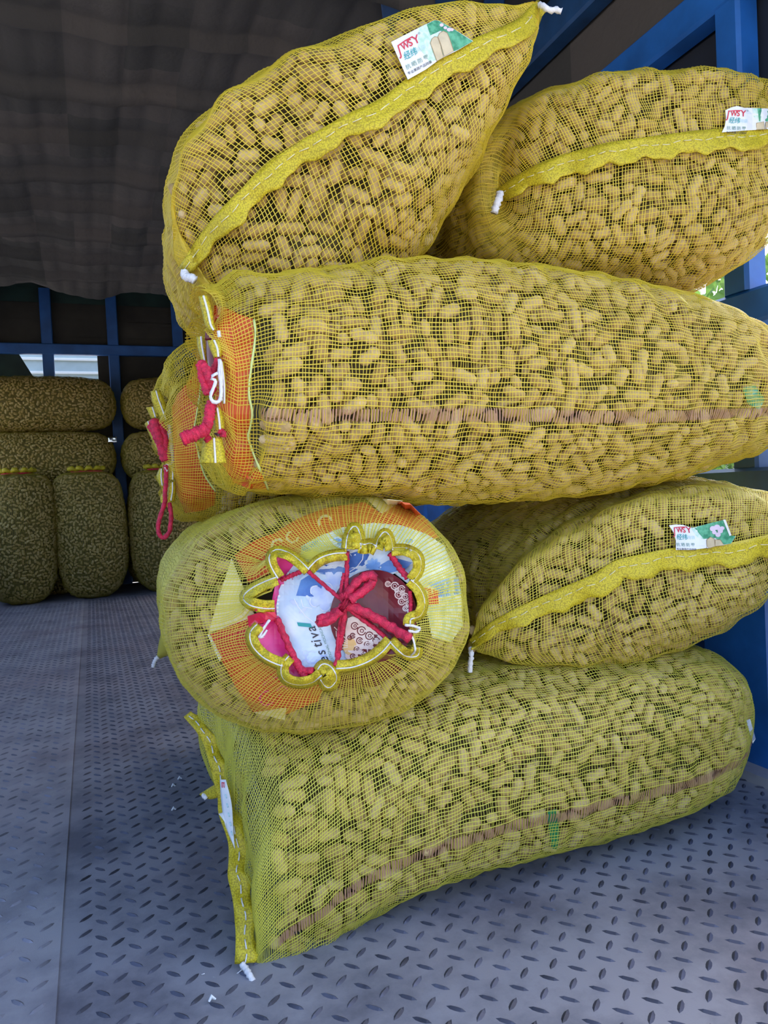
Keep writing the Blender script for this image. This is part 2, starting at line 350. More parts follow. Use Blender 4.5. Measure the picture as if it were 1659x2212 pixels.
M['bark'] = plain('bark', (.16, .12, .09), .9, bump=.5, scale=30)
def tree(loc, h, spread, n, lmat, label, seed):
    rg = np.random.default_rng(seed); root = tag(empty('tree', loc), label, 'tree', 'trees beside the truck')
    b = MB(); L = V(*loc)
    tr = [L + V(.08*sin(i*1.3+seed), .08*cos(i*.9), h*.9*i/7) for i in range(8)]
    b.tube(tr, [.11*(1-.1*i) for i in range(8)], 8)
    tips = []
    for i in range(9):
        a = rg.uniform(0, 2*pi); s0 = tr[2 + i % 6]; e = s0 + V(cos(a), sin(a), rg.uniform(.2, .8))*spread*rg.uniform(.5, .9)
        b.tube([s0, (s0+e)/2 + V(0, 0, .08), e], [.035, .022, .008], 5); tips += [e, (s0+e)/2]
    b.build('trunk', M['bark'], root, True)
    c = np.array(tips + tr[3:]); k = rg.integers(0, len(c), n); pos = c[k] + rg.normal(0, spread*.2, (n, 3))
    sz = rg.uniform(.05, .11, n)[:, None]; d1 = rg.normal(0, 1, (n, 3)); d1 /= np.linalg.norm(d1, axis=1)[:, None]
    d2 = np.cross(d1, rg.normal(0, 1, (n, 3))); d2 /= np.linalg.norm(d2, axis=1)[:, None]
    v = np.stack([pos-d1*sz, pos-d2*sz*.45, pos+d1*sz, pos+d2*sz*.45], 1).reshape(-1, 3)
    o = link('foliage', mesh_np('foliage', v, np.arange(n*4).reshape(-1, 4), lmat, False), root); o['kind'] = 'stuff'
tree((6.4, 5.0, -1.15), 3.6, 1.2, 5200, M['leaf'], 'bright green tree standing nearest the truck side', 1)
tree((7.6, 8.2, -1.15), 4.2, 1.4, 6000, M['leaf2'], 'grey-green tree glimpsed between the stacked sacks', 2)
tree((4.9, 3.6, -1.15), 2.6, .8, 4200, M['leaf2'], 'low pale-leaved tree glimpsed under the top right sack', 3)
wall = tag(empty('building', (10, 9, -1.15)), 'pale rendered building behind the trees', 'building')
b = MB(); b.box((11.0, -2, -1.15), (11.3, 30, 2.1)); b.build('facade', plain('pale_render', (.50, .49, .50), .9, var=.12, vscale=.7), wall)
b = MB(); b.box((10.8, -2, 2.1), (11.5, 30, 2.22)); b.build('parapet', plain('parapet_grey', (.6, .6, .6), .8), wall)
for i in range(5):
    b = MB(); b.box((10.98, 2+i*3.6, -.2), (11.02, 3.3+i*3.6, 1.1)); b.build('window', plain('window_dark', (.05, .06, .07), .2), wall)
for i, (y_, lean) in enumerate(((4.4, .25), (5.1, -.12))):
    b = MB(); b.tube([(3.6, y_, -1.15), (3.62, y_+lean*.5, .6), (3.65, y_+lean, 2.3)], .018, 8)
    tag(b.build('bamboo_pole', plain('grey_pole', (.40, .34, .30), .7)), 'thin leaning pole standing outside the truck side' if i == 0 else 'thin upright pole beside the leaning pole outside', 'pole')
# ------------------------------------------------------------------ sacks: surface, net, peanuts
NV, NU = 144, 170
def resample(p, n):
    q = np.vstack([p, p[:1]]); d = np.r_[0, np.cumsum(np.linalg.norm(np.diff(q, axis=0), axis=1))]
    t = np.linspace(0, d[-1], n, endpoint=False); return np.stack([np.interp(t, d, q[:, k]) for k in range(3)], 1)
TH = np.linspace(0, 2*pi, 480, endpoint=False)
def sup(n):
    c, s = np.cos(TH), np.sin(TH); return np.sign(c)*np.abs(c)**(2/n), np.sign(s)*np.abs(s)**(2/n)
def ring(C, A, B, n=2.4, ph=0.0):
    x, y = sup(n); return resample(C + np.outer(x, A) + np.outer(y, B), NV)
def pillow(path, C0, axis, A, B, T, L, n=2.3, back='round', taper=0.0, tA=.16):
    "rings of a sack whose end is a flat stitched seam lying along path; axis points into the sack"
    axis = unit(axis); x, y = sup(n); pp = spline(path, 60)
    tau = (x+1)/2*59; i0 = np.clip(tau.astype(int), 0, 58); f = (tau-i0)[:, None]; line = pp[i0]*(1-f)+pp[i0+1]*f
    bow = (line-line.mean(0)) @ axis; bow = bow-bow.min(); out = []
    for s in [0, .008, .022, .045, .075, .11, .16, .24, .36, .5, .64, .78, .88]:
        s_ = s*L if s > .16 else s*.9
        b = max(.004, sqrt(max(0, 1-(1-min(1, s_/T))**2))); w = min(1, s_/tA); w = w*w*(3-2*w)
        k = 1.0
        if back == 'round' and s > .7: k = sqrt(max(.02, 1-((s-.7)/.31)**2))
        C = C0 + axis*s_; gA = 1 + .04*sin(pi*s)
        out.append(resample((1-w)*line + w*(C + np.outer(x, A*k*gA) + np.outer(bow*(1-min(1, s_/(.5*L)))**2*.85, axis)) + np.outer(y*(1-taper*x), B*b*k*gA), NV))
    if back == 'round':
        for s, k in ((.95, .55), (.985, .3), (1.0, .06)): out.append(ring(C0+axis*s*L, A*k, B*k, 2))
    return out
class Sack: pass
def surface(rings, amp=.0024, seed=1, noise_to=None):
    s = Sack(); R = np.array(rings); m = len(R); flat = R.reshape(m, -1)
    s.G = spline(flat, NU).reshape(NU, NV, 3)
    d = np.r_[0, np.cumsum(np.linalg.norm(np.diff(flat, axis=0), axis=1))]; s.ring_u = d/d[-1]*(NU-1)
    s.N = normals(s.G)
    rg = np.random.default_rng(seed); f = np.zeros((NU, NV))
    for k in range(9):
        w = rg.normal(0, 1, 3); w = w/np.linalg.norm(w)*2*pi/rg.uniform(.035, .085); f += np.sin(s.G @ w + rg.uniform(0, 6))
    s.G = s.G + s.N*(f*amp/2)[..., None]; s.N = normals(s.G)
    s.du = np.linalg.norm(np.diff(s.G, axis=0), axis=2).mean()*1.0
    s.length = np.linalg.norm(np.diff(s.G, axis=0), axis=2).mean(axis=1).sum()
    s.circ = np.linalg.norm(np.diff(np.concatenate([s.G, s.G[:, :1]], 1), axis=1), axis=2).sum(axis=1)
    q = grid_faces(NU, NV)
    s.bvh = BVHTree.FromPolygons([Vector(v) for v in s.G.reshape(-1, 3)], q.tolist()); s.u0, s.u1 = 0, NU-1
    return s
def normals(G):
    gu = np.gradient(G, axis=0); E_ = np.concatenate([G[:, -1:], G, G[:, :1]], 1); gv = (E_[:, 2:]-E_[:, :-2])/2
    n = np.cross(gu, gv); ln = np.linalg.norm(n, axis=2, keepdims=True); n = n/np.maximum(ln, 1e-9)
    cen = G.mean(axis=1, keepdims=True); mid = G.shape[0]//2
    if ((G-cen)*n)[mid-20:mid+20].sum() < 0: n = -n
    return n
def grid_faces(nu, nv):
    i = np.arange(nu*nv).reshape(nu, nv); j = np.roll(i, -1, axis=1)
    return np.stack([i[:-1], i[1:], j[1:], j[:-1]], -1).reshape(-1, 4)
def at_uv(s, u, v):
    u = np.clip(np.asarray(u, float), 0, NU-1.0001); v = np.mod(np.asarray(v, float), NV); i = u.astype(int); j = np.minimum(v.astype(int), NV-1); fu = (u-i)[..., None]; fv = (v-j)[..., None]; j2 = (j+1) % NV
    def mix(X): return (X[i, j]*(1-fv)+X[i, j2]*fv)*(1-fu) + (X[i+1, j]*(1-fv)+X[i+1, j2]*fv)*fu
    p, n = mix(s.G), mix(s.N); return p, n/np.maximum(np.linalg.norm(n, axis=-1, keepdims=True), 1e-9)
def ribbons(pts, nrm, w, h, closed):
    "threads: [T,S,3] centre lines -> ridge-shaped ribbons"
    T, S_, _ = pts.shape
    if closed: t = np.roll(pts, -1, 1)-np.roll(pts, 1, 1)
    else: t = np.gradient(pts, axis=1)
    side = np.cross(t, nrm); side /= np.maximum(np.linalg.norm(side, axis=2, keepdims=True), 1e-9)
    v = np.stack([pts-side*w/2, pts+nrm*h, pts+side*w/2], 2)           # T,S,3,3
    i = np.arange(T*S_*3).reshape(T, S_, 3); a = i if closed else i[:, :-1]; b = np.roll(i, -1, 1) if closed else i[:, 1:]
    f = np.concatenate([np.stack([a[..., 0], a[..., 1], b[..., 1], b[..., 0]], -1).reshape(-1, 4), np.stack([a[..., 1], a[..., 2], b[..., 2], b[..., 1]], -1).reshape(-1, 4)])
    return v.reshape(-1, 3), f
def netting(s, root, mat, pr=.0047, pl=.0064, wr=.0010, wl=.0014, sr=None, su=None, seam_v=None, lift=.0):
    nr = int(s.length*(s.u1-s.u0)/(NU-1)/pr); C = np.percentile(s.circ, 80); nl = int(C/pl)
    sr = sr or int(C/.014); su = su or int(s.length/.014)
    rg = np.random.default_rng(3)
    ur = np.linspace(s.u0, s.u1-.5, nr) + rg.normal(0, .06, nr); vr = np.linspace(0, NV, sr, endpoint=False)
    Ug, Vg = np.meshgrid(ur, vr, indexing='ij'); Ug = Ug + .25*np.sin(Vg*.35+Ug*.21)
    p, n = at_uv(s, Ug, Vg); v1, f1 = ribbons(p+n*lift, n, wr, wr*.45, True)
    vl = np.linspace(0, NV, nl, endpoint=False) + rg.normal(0, .06, nl); ul = np.linspace(s.u0, s.u1, su)
    hid = None
    if seam_v is not None:
        d = np.abs((vl-seam_v+NV/2) % NV-NV/2)*C/NV; vl = vl[d > .0085]
    Vg, Ug = np.meshgrid(vl, ul, indexing='ij'); Vg = Vg + .18*np.sin(Ug*.3+Vg*.5)
    p, n = at_uv(s, Ug, Vg); v2, f2 = ribbons(p+n*(lift+wr*.5), n, wl, wl*.4, False)
    o = link('netting', mesh_np('netting', np.vstack([v1, v2]), np.vstack([f1, f2+len(v1)]), mat), root); o['kind'] = 'stuff'
    if seam_v is not None:
        hw = .0085*NV/C; Vs = seam_v + np.linspace(-hw, hw, 4); Ug, Vg = np.meshgrid(ur[(ur > s.p0) & (ur < s.p1)], Vs, indexing='ij')
        p, n = at_uv(s, Ug, Vg); v3, f3 = ribbons(p+n*(lift+.0008), n, wr*1.9, wr*.5, False)
        o = link('side_seam', mesh_np('side_seam', v3, f3, M['seam_pink']), root); o['kind'] = 'stuff'; o['label'] = 'brownish lengthwise seam without yellow threads'
    return o
# one peanut of each kind
def peanut_mesh(k, seg=6):
    rg = np.random.default_rng(40+k); one = k >= 6
    xs = [-.42, -.25, .0, .25, .42]; rs = [rg.uniform(.55, .64), rg.uniform(.90, .98), rg.uniform(.74, .86), rg.uniform(.94, 1.0), rg.uniform(.56, .66)]
    if one: xs, rs = [-.38, -.12, .15, .39], [.6, .98, 1.0, .58]
    bend = rg.uniform(-.10, .10); v = [(-.5, 0, bend*.5)]
    for x, r in zip(xs, rs):
        for j in range(seg):
            a = 2*pi*j/seg + .3*x; v.append((x, .5*r*cos(a), .5*r*sin(a)*.94 + bend*(2*x)**2*.5))
    v.append((.5, 0, bend*.5)); n = len(xs); f = [(0, 1+(j+1) % seg, 1+j) for j in range(seg)]
    for i in range(n-1):
        for j in range(seg):
            a, b = 1+i*seg+j, 1+i*seg+(j+1) % seg; f += [(a, b, b+seg), (a, b+seg, a+seg)]
    e = len(v)-1; f += [(e, 1+(n-1)*seg+j, 1+(n-1)*seg+(j+1) % seg) for j in range(seg)]
    return np.array(v), np.array(f)
PN = [peanut_mesh(k) for k in range(8)]
PM = []
for k, (v, f) in enumerate(PN): PM.append(mesh_np('peanut', v, f, M['peanut']))
PN4 = [peanut_mesh(k, 4) for k in range(8)]
def inside(poly, x, y):
    x = np.asarray(x); r = np.zeros(x.shape, bool); n = len(poly)
    for i in range(n):
        (x0, y0), (x1, y1) = poly[i], poly[(i+1) % n]
        c = ((y0 > y) != (y1 > y)) & (x < (x1-x0)*(y-y0)/((y1-y0) or 1e-9)+x0); r ^= c
    return r
def pack(s, seed, size=1.0, face=-.35, holes=(), dens=13, bias=None):
    "dart-throw peanuts over the surface of a sack so that they lie side by side, then singles into the gaps"
    rg = np.random.default_rng(seed); a, b = int(s.p0), int(s.p1)
    G = s.G; e1 = G[a+1:b+1]-G[a:b]; e2 = np.roll(G, -1, 1)[a:b]-G[a:b]; ar = np.linalg.norm(np.cross(e1, e2), axis=2)
    vis = (s.N[a:b]*(CO-G[a:b])/np.linalg.norm(CO-G[a:b], axis=2, keepdims=True)).sum(2) > face
    ar = ar*vis; area = ar.sum(); cdf = np.cumsum(ar.ravel()); n = int(area/6.4e-4/size**2*dens)
    k = np.searchsorted(cdf, rg.uniform(0, cdf[-1], n)); U = a + k//NV + rg.uniform(0, 1, n); Vv = k % NV + rg.uniform(0, 1, n)
    p, nn = at_uv(s, U, Vv); pu, _ = at_uv(s, U+.8, Vv); tu = pu-p; tu -= nn*(tu*nn).sum(1, keepdims=True); tu /= np.maximum(np.linalg.norm(tu, axis=1, keepdims=True), 1e-9)
    tv = np.cross(nn, tu); ang = rg.uniform(0, pi, n)
    if bias is not None: ang = np.where(rg.uniform(0, 1, n) < .5, rg.normal(bias, .45, n), ang)
    first = np.arange(n) < n*.62
    r = np.where(first, rg.uniform(.0090, .0116, n), rg.uniform(.0074, .0092, n))*size
    L = np.where(first, rg.uniform(.030, .046, n), rg.uniform(.018, .027, n))*size
    dr = tu*np.cos(ang)[:, None]+tv*np.sin(ang)[:, None]; tilt = rg.normal(0, .10, n); dr = dr*np.cos(tilt)[:, None]+nn*np.sin(tilt)[:, None]
    c = p - nn*(r+.0008+np.abs(rg.normal(0, .0022, n)))[:, None]
    ok0 = np.ones(n, bool)
    if holes:
        q = c-CO; d = q @ CF; X = CX+FPX*(q @ CR)/d; Y = CY-FPX*(q @ CU)/d
        for h in holes: ok0 &= ~inside(h, X, Y)
    off = (L/2-r*.9)[:, None]*dr; ca, cb, cm = c-off, c+off, c
    for i in np.nonzero(ok0)[0]:
        h = s.bvh.ray_cast(Vector(p[i]-nn[i]*.003), Vector(-nn[i]), 3.0)
        g = s.bvh.ray_cast(Vector(c[i]), Vector(nn[i]), .03)
        if h[0] is None or h[3] < .028 or g[0] is None: ok0[i] = False
    cell = .028*size; grid = {}; keep = []
    A3 = np.stack([ca, cm, cb], 1); K3 = np.floor(A3/cell).astype(int); rl = r*.80
    A3l = A3.tolist(); K3l = K3.tolist(); rll = rl.tolist()
    for i in np.nonzero(ok0)[0]:
        ri = rll[i]; good = True
        for (x, y, z), (kx, ky, kz) in zip(A3l[i], K3l[i]):
            for dx in (-1, 0, 1):
                for dy in (-1, 0, 1):
                    for dz in (-1, 0, 1):
                        for (X, Y, Z, rj) in grid.get((kx+dx, ky+dy, kz+dz), ()):
                            if (x-X)**2+(y-Y)**2+(z-Z)**2 < (ri+rj)**2: good = False; break
                        if not good: break
                    if not good: break
                if not good: break
            if not good: break
        if good:
            keep.append(i)
            for (x, y, z), kk in zip(A3l[i], K3l[i]): grid.setdefault(tuple(kk), []).append((x, y, z, ri))
    keep = np.array(keep); kind = np.where(first, rg.integers(0, 6, n), rg.integers(6, 8, n))
    # a second, deeper layer to fill the view between the first
    m = int(len(keep)*.9); j = rg.choice(n, m, replace=False); c2 = p[j]-nn[j]*rg.uniform(.027, .034, m)[:, None]*size
    rnd = rg.normal(0, 1, (m, 3)); rnd /= np.linalg.norm(rnd, axis=1)[:, None]
    flat = rnd-nn[j]*(rnd*nn[j]).sum(1, keepdims=True)*.7; flat /= np.linalg.norm(flat, axis=1)[:, None]
    c2ok = ok0[j]
    s.top = dict(c=c[keep], d=dr[keep], n=nn[keep], L=L[keep], r=r[keep], k=kind[keep])
    s.low = dict(c=c2[c2ok], d=flat[c2ok], n=nn[j][c2ok], L=np.full(c2ok.sum(), .042*size), r=np.full(c2ok.sum(), .0095*size), k=rg.integers(0, 6, c2ok.sum()))
    return s
def frames(t):
    x = t['d']; z = t['n']-x*(t['n']*x).sum(1, keepdims=True); z /= np.maximum(np.linalg.norm(z, axis=1, keepdims=True), 1e-9); y = np.cross(z, x)
    return np.stack([x*t['L'][:, None], y*(2*t['r'])[:, None], z*(2*t['r'])[:, None]], 2)     # columns
def peanuts_joined(s, sets, root, protos, name='peanut_heap'):
    vs, fs, tn = [], [], []; k0 = 0; rg = np.random.default_rng(5)
    for t in sets:
        Fm = frames(t)
        for k in range(8):
            w = np.nonzero(t['k'] == k)[0]
            if not len(w): continue
            v, f = protos[k]; q = np.einsum('nij,mj->nmi', Fm[w], v)+t['c'][w][:, None]
            vs.append(q.reshape(-1, 3)); fs.append((f[None]+(np.arange(len(w))*len(v))[:, None, None]+k0).reshape(-1, 3)); k0 += len(w)*len(v)
            tn.append(np.repeat(rg.uniform(0, 1, len(w)), len(v)))
    me = mesh_np(name, np.vstack(vs), np.vstack(fs), M['peanut']); at = me.attributes.new('tint', 'FLOAT', 'POINT'); at.data.foreach_set('value', np.concatenate(tn).astype(np.float32))
    o = link(name, me, root); o['kind'] = 'stuff'; return o
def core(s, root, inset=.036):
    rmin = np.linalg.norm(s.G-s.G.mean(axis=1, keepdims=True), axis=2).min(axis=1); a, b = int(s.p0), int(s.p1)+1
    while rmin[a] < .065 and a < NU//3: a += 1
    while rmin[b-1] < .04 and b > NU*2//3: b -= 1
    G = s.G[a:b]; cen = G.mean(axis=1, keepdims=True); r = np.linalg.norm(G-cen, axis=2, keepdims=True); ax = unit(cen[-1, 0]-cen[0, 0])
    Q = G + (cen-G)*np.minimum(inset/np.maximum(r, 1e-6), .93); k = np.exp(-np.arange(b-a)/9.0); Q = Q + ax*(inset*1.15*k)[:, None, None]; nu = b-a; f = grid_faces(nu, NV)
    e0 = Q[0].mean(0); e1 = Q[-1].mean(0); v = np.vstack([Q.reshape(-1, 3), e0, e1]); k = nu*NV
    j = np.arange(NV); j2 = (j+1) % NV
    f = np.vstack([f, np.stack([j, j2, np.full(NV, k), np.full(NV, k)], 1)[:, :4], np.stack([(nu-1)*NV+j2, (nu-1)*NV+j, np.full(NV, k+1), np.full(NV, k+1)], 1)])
    me = bpy.data.meshes.new('gap_shade_core'); fl = [tuple(dict.fromkeys(q)) for q in f.tolist()]
    me.from_pydata(v.tolist(), [], fl); me.materials.append(M['gap_shade']); me.polygons.foreach_set('use_smooth', [True]*len(me.polygons)); me.update()
    return link('gap_shade_core', me, root)
def hit(s, px, py, lift=0.0, dflt=None):
    "where the line of sight through a pixel meets a sack's surface, lifted towards the eye"
    r = ray(px, py); rn = unit(r); h = s.bvh.ray_cast(Vector(CO), Vector(rn))
    if h[0] is None:
        if dflt is None: 
            h2 = s.bvh.find_nearest(Vector(CO+rn*1.2)); dd = (np.array(h2[0])-CO) @ CF
        else: dd = dflt
        return CO + r*dd - rn*lift
    best = h[3]
    for dx, dy in ((3, 5), (-3, -5)):                             # do not slip through the slit of a seam
        r2_ = unit(ray(px+dx, py+dy)); g = s.bvh.ray_cast(Vector(CO), Vector(r2_))
        if g[0] is not None and g[3] < best-.05: best = g[3]
    return CO + rn*(best-lift)
def uv_hit(s, px, py):
    q = hit(s, px, py); k = np.argmin(((s.G-q)**2).sum(2)); return k//NV, k % NV
def sheet(name, polys, s, lift, mat, parent, step=14, thick=.0005, dflt=None, label=None):
    "flexible sheet(s) cut to an outline and laid on the surface of a sack"
    bm = bmesh.new()
    for poly in polys:
        vs = [bm.verts.new((x, -y, 0)) for x, y in poly]
        try: bm.faces.new(vs)
        except ValueError: pass
    xs = [p[0] for q in polys for p in q]; ys = [p[1] for q in polys for p in q]
    for ax, lo, hi in ((0, min(xs), max(xs)), (1, min(ys), max(ys))):
        v = lo + step/2
        while v < hi:
            no = (1, 0, 0) if ax == 0 else (0, 1, 0); co = (v, 0, 0) if ax == 0 else (0, -v, 0)
            bmesh.ops.bisect_plane(bm, geom=bm.verts[:]+bm.edges[:]+bm.faces[:], plane_co=co, plane_no=no); v += step
    bmesh.ops.triangulate(bm, faces=bm.faces[:])
    for v in bm.verts:
        f = lift(v.co.x, -v.co.y) if callable(lift) else lift
        v.co = Vector(hit(s, v.co.x, -v.co.y, f, dflt))
    bmesh.ops.recalc_face_normals(bm, faces=bm.faces[:])
    me = bpy.data.meshes.new(name); bm.to_mesh(me); bm.free(); me.materials.append(mat)
    o = link(name, me, parent)
    if len(polys) > 1: o['kind'] = 'stuff'
    if thick:
        md = o.modifiers.new('thickness', 'SOLIDIFY'); md.thickness = thick; md.offset = 0
    if label: o['label'] = label
    return o
def ngon(cx, cy, rx, ry, n=20, rot=0.0, wob=0.0, ph=0.0):
    o = []
    for i in range(n):
        a = 2*pi*i/n; k = 1+wob*sin(3*a+ph); x, y = rx*k*cos(a), ry*k*sin(a); o.append((cx+x*cos(rot)-y*sin(rot), cy+x*sin(rot)+y*cos(rot)))
    return o
def annulus(cx, cy, r, w, a0=0, a1=2*pi, n=14):
    o = []
    for i in range(n):
        b0, b1 = a0+(a1-a0)*i/n, a0+(a1-a0)*(i+1)/n
        o.append([(cx+r*cos(b0), cy+r*sin(b0)), (cx+r*cos(b1), cy+r*sin(b1)), (cx+(r-w)*cos(b1), cy+(r-w)*sin(b1)), (cx+(r-w)*cos(b0), cy+(r-w)*sin(b0))])
    return o
def stroke(pts, w):
    p = np.array(pts, float); t = np.gradient(p, axis=0); n = np.stack([-t[:, 1], t[:, 0]], 1); n /= np.maximum(np.linalg.norm(n, axis=1, keepdims=True), 1e-9)
    a, b = p+n*w/2, p-n*w/2; return [[tuple(a[i]), tuple(a[i+1]), tuple(b[i+1]), tuple(b[i])] for i in range(len(p)-1)]
def lettering(name, text, org, dirv, h, s, lift, mat, parent, up=None, squeeze=1.0, shear=0.0, dflt=None, bold=0.0):
    cu = bpy.data.curves.new(name, 'FONT'); cu.body = text; cu.size = 1.0; cu.shear = shear; cu.offset = bold; cu.resolution_u = 4
    ob = bpy.data.objects.new(name, cu); COL.objects.link(ob); dg = bpy.context.evaluated_depsgraph_get(); me = bpy.data.meshes.new_from_object(ob.evaluated_get(dg))
    bpy.data.objects.remove(ob); bpy.data.curves.remove(cu)
    dv = np.array(dirv, float)/np.hypot(*dirv); uv = np.array(up, float)/np.hypot(*up) if up is not None else np.array([dv[1], -dv[0]])
    for v in me.vertices:
        q = np.array(org)+dv*v.co.x*h*squeeze+uv*v.co.y*h
        f = lift(*q) if callable(lift) else lift
        v.co = Vector(hit(s, q[0], q[1], f, dflt))
    me.materials.clear(); me.materials.append(mat); me.update()
    o = link(name, me, parent); return o
def yarn_px(b, pts, r, lift, s=None, n=24, twist=1.2, k=8, wob=0.0):
    "tube through pixels; each point (px, py, lift) lies on sack s or at given depth"
    q = []
    for p in pts:
        if s is not None: q.append(hit(s, p[0], p[1], p[2] if len(p) > 2 else lift, lift if lift > .5 else None))
        else: q.append(P(p[0], p[1], p[2]))
    q = spline(q, n)
    if wob: q = q + RNG.normal(0, wob, q.shape)
    rr = [r*(1+.12*sin(i*1.9)) for i in range(n)]
    b.tube(q, rr, k, twist, 3, .18)
def strip(name, A, B, mat, parent, n=24, curl=.004, wave=.0, cols=5, thick=.0016):
    "band between two edges given as world points"
    a, b = spline(A, n), spline(B, n); v = []
    for i in range(n):
        for j in range(cols):
            f = j/(cols-1); p = a[i]*(1-f)+b[i]*f; v.append(p - unit(p-CO)*(curl*sin(pi*f) + wave*sin(i*.9+f*2)*f))
    f = [(i*cols+j, (i+1)*cols+j, (i+1)*cols+j+1, i*cols+j+1) for i in range(n-1) for j in range(cols-1)]
    me = mesh_np(name, v, f, mat); o = link(name, me, parent); md = o.modifiers.new('thickness', 'SOLIDIFY'); md.thickness = thick; md.offset = 0
    return o
def hem_on(s, root, up, widths, lift=.006, n=90, wave=.22, label=None):
    "folded hem band below a stitched seam: upper edge follows pixels, lower edge frills"
    u = spline([(x, y, 0) for x, y in up], n)[:, :2]; t = np.gradient(u, axis=0); nn = np.stack([-t[:, 1], t[:, 0]], 1); nn /= np.linalg.norm(nn, axis=1, keepdims=True)
    w = np.interp(np.linspace(0, 1, n), np.linspace(0, 1, len(widths)), widths); cols = 6; v = []
    for i in range(n):
        fr = 1 + wave*(sin(i*.55)+.5*sin(i*1.27+1))*.6
        for j in range(cols):
            f = j/(cols-1); q = u[i]+nn[i]*(w[i]*f*fr*1.15-9*(1-f))
            v.append(hit(s, q[0], q[1], lift*(.35+.9*f) + .004*f*sin(i*.55), 1.25))
    f = [(i*cols+j, (i+1)*cols+j, (i+1)*cols+j+1, i*cols+j+1) for i in range(n-1) for j in range(cols-1)]
    o = link('hem', mesh_np('hem', v, f, M['hem']), root); md = o.modifiers.new('thickness', 'SOLIDIFY'); md.thickness = .0022; md.offset = 0
    b = MB(); mid = [v[i*cols+2]-unit(v[i*cols+2]-CO)*(.0022+.0006*(i % 2)) for i in range(n)]
    i = 0
    while i < n-3: b.tube(mid[i:i+3], .0007, 5); i += 3
    b.build('stitching', M['stitch'], o, True)['kind'] = 'stuff'
    return o
M['stitch'] = plain('pale_stitching', (.80, .74, .45), .7)
SACKS = []
def finish(s, root, netm, seam_v=None, holes=(), size=1.0, seed=1, bias=None, near=True, pr=.0047, pl=.0064, **kw):
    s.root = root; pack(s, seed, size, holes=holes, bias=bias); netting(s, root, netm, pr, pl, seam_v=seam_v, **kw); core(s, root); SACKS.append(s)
def place_peanuts(limit=300):
    "after all sacks stand: the peanuts that show largest become parts, the others one heap per sack"
    for s in SACKS:
        t = s.top; q = t['c']-CO; d = q @ CF; X = CX+FPX*(q @ CR)/d; Y = CY-FPX*(q @ CU)/d
        rn = q/np.linalg.norm(q, axis=1)[:, None]; fc = -(rn*t['n']).sum(1); score = fc*t['L']/d; ok = (fc > .2) & (X > 4) & (X < 1655) & (Y > 4) & (Y < 2208)
        for i in np.nonzero(ok)[0]:
            dist = np.linalg.norm(q[i])
            for o in SACKS:
                if o is s: continue
                h = o.bvh.ray_cast(Vector(CO), Vector(rn[i]), dist-.01)
                if h[0] is not None: ok[i] = False; break
        idx = np.nonzero(ok)[0]; idx = idx[np.argsort(-score[idx])][:limit]; Fm = frames(t); R0 = V(*s.root.location)
        for i in idx:
            o = bpy.data.objects.new('peanut', PM[int(t['k'][i])]); COL.objects.link(o); o.parent = s.root
            m = Matrix.Identity(4)
            for a in range(3):
                for b in range(3): m[a][b] = float(Fm[i][a, b])
                m[a][3] = float(t['c'][i][a]-R0[a])
            o.matrix_local = m
        rest = np.setdiff1d(np.arange(len(t['c'])), idx); sub = {k: v[rest] for k, v in t.items()}
        peanuts_joined(s, [sub], s.root, PN); peanuts_joined(s, [s.low], s.root, PN4, 'peanut_heap_below')
def tail(root, pts, r=.0032, name='yarn_end'):
    b = MB(); yarn_px(b, pts, r, 0, None, 18, 1.6); return b.build(name, M['white_yarn'], root, True)

# ---------------------------------------------- lowest sack, across the bed
X_, Y_, Z_ = V(1, 0, 0), V(0, 1, 0), V(0, 0, 1)
r1 = tag(empty('peanut_sack', (.68, 1.30, 0)), 'lowest yellow-green mesh sack of peanuts lying crosswise on the steel floor', 'sack', 'sacks stacked at the rear')
hem1_out = [(507,2082,1.04),(509,2022,1.055),(503,1947,1.08),(492,1891,1.105),(494,1854,1.12),(492,1816,1.135),(472,1757,1.16),(470,1719,1.175),(460,1682,1.19),(451,1644,1.21),(432,1592,1.23),(397,1549,1.26)]
path1 = [P(x+46-16*i/11, y-2+(18*i/11), d) for i, (x, y, d) in enumerate(hem1_out)]
path1[0] = P(552, 2086, 1.045)
S1 = surface(pillow(path1, V(.175, 1.255, .166), X_, V(.02, .255, .0), V(0, -.02, .166), .20, 1.085, 3.1, 'round', tA=.34), seed=1)
S1.p0, S1.p1 = 20, NU-4; S1.u0 = 1
# ---------------------------------------------- sack with the open round mouth
r2 = tag(empty('peanut_sack', (.31, 1.45, .30)), 'mesh sack of peanuts with round drawstring mouth full of floral and maroon cards', 'sack', 'sacks stacked at the rear')
def c5(x, y): return (340+x/2.37, 1040+y/2.37)
rot2 = radians(-7)
PH = np.linspace(0, 2*pi, 480, endpoint=False)
def face2(rho, rad=None):
    k = rho if rad is None else 1
    cx = 738+(683-738)*min(1, rho); cy = 1318+(1325-1318)*min(1, rho)
    d = .985 + .165*(1-sqrt(max(0, 1-min(rho, 1)**2.6)))
    rx, ry = 333*rho, 258*rho
    o = []
    for a in PH:
        x, y = rx*cos(a), ry*sin(a); n = 2.25; m = (abs(cos(a))**n+abs(sin(a))**n)**(-1/n); x *= m; y *= m
        o.append(P(cx+x*cos(rot2)-y*sin(rot2), cy+x*sin(rot2)+y*cos(rot2), d))
    return np.array(o)
rim_px = [c5(*p) for p in [(1350,620),(1345,680),(1285,720),(1300,790),(1325,870),(1270,880),(1195,815),(1130,875),(1060,920),(930,955),(880,1010),(830,985),(740,1030),(655,1000),(650,940),(600,925),(530,880),(485,800),(520,730),(590,690),(455,620),(590,560),(625,495),(585,420),(600,365),(680,385),(770,460),(850,395),(970,365),(1010,250),(1040,330),(1110,335),(1165,280),(1195,360),(1290,355),(1330,430),(1290,505)]]
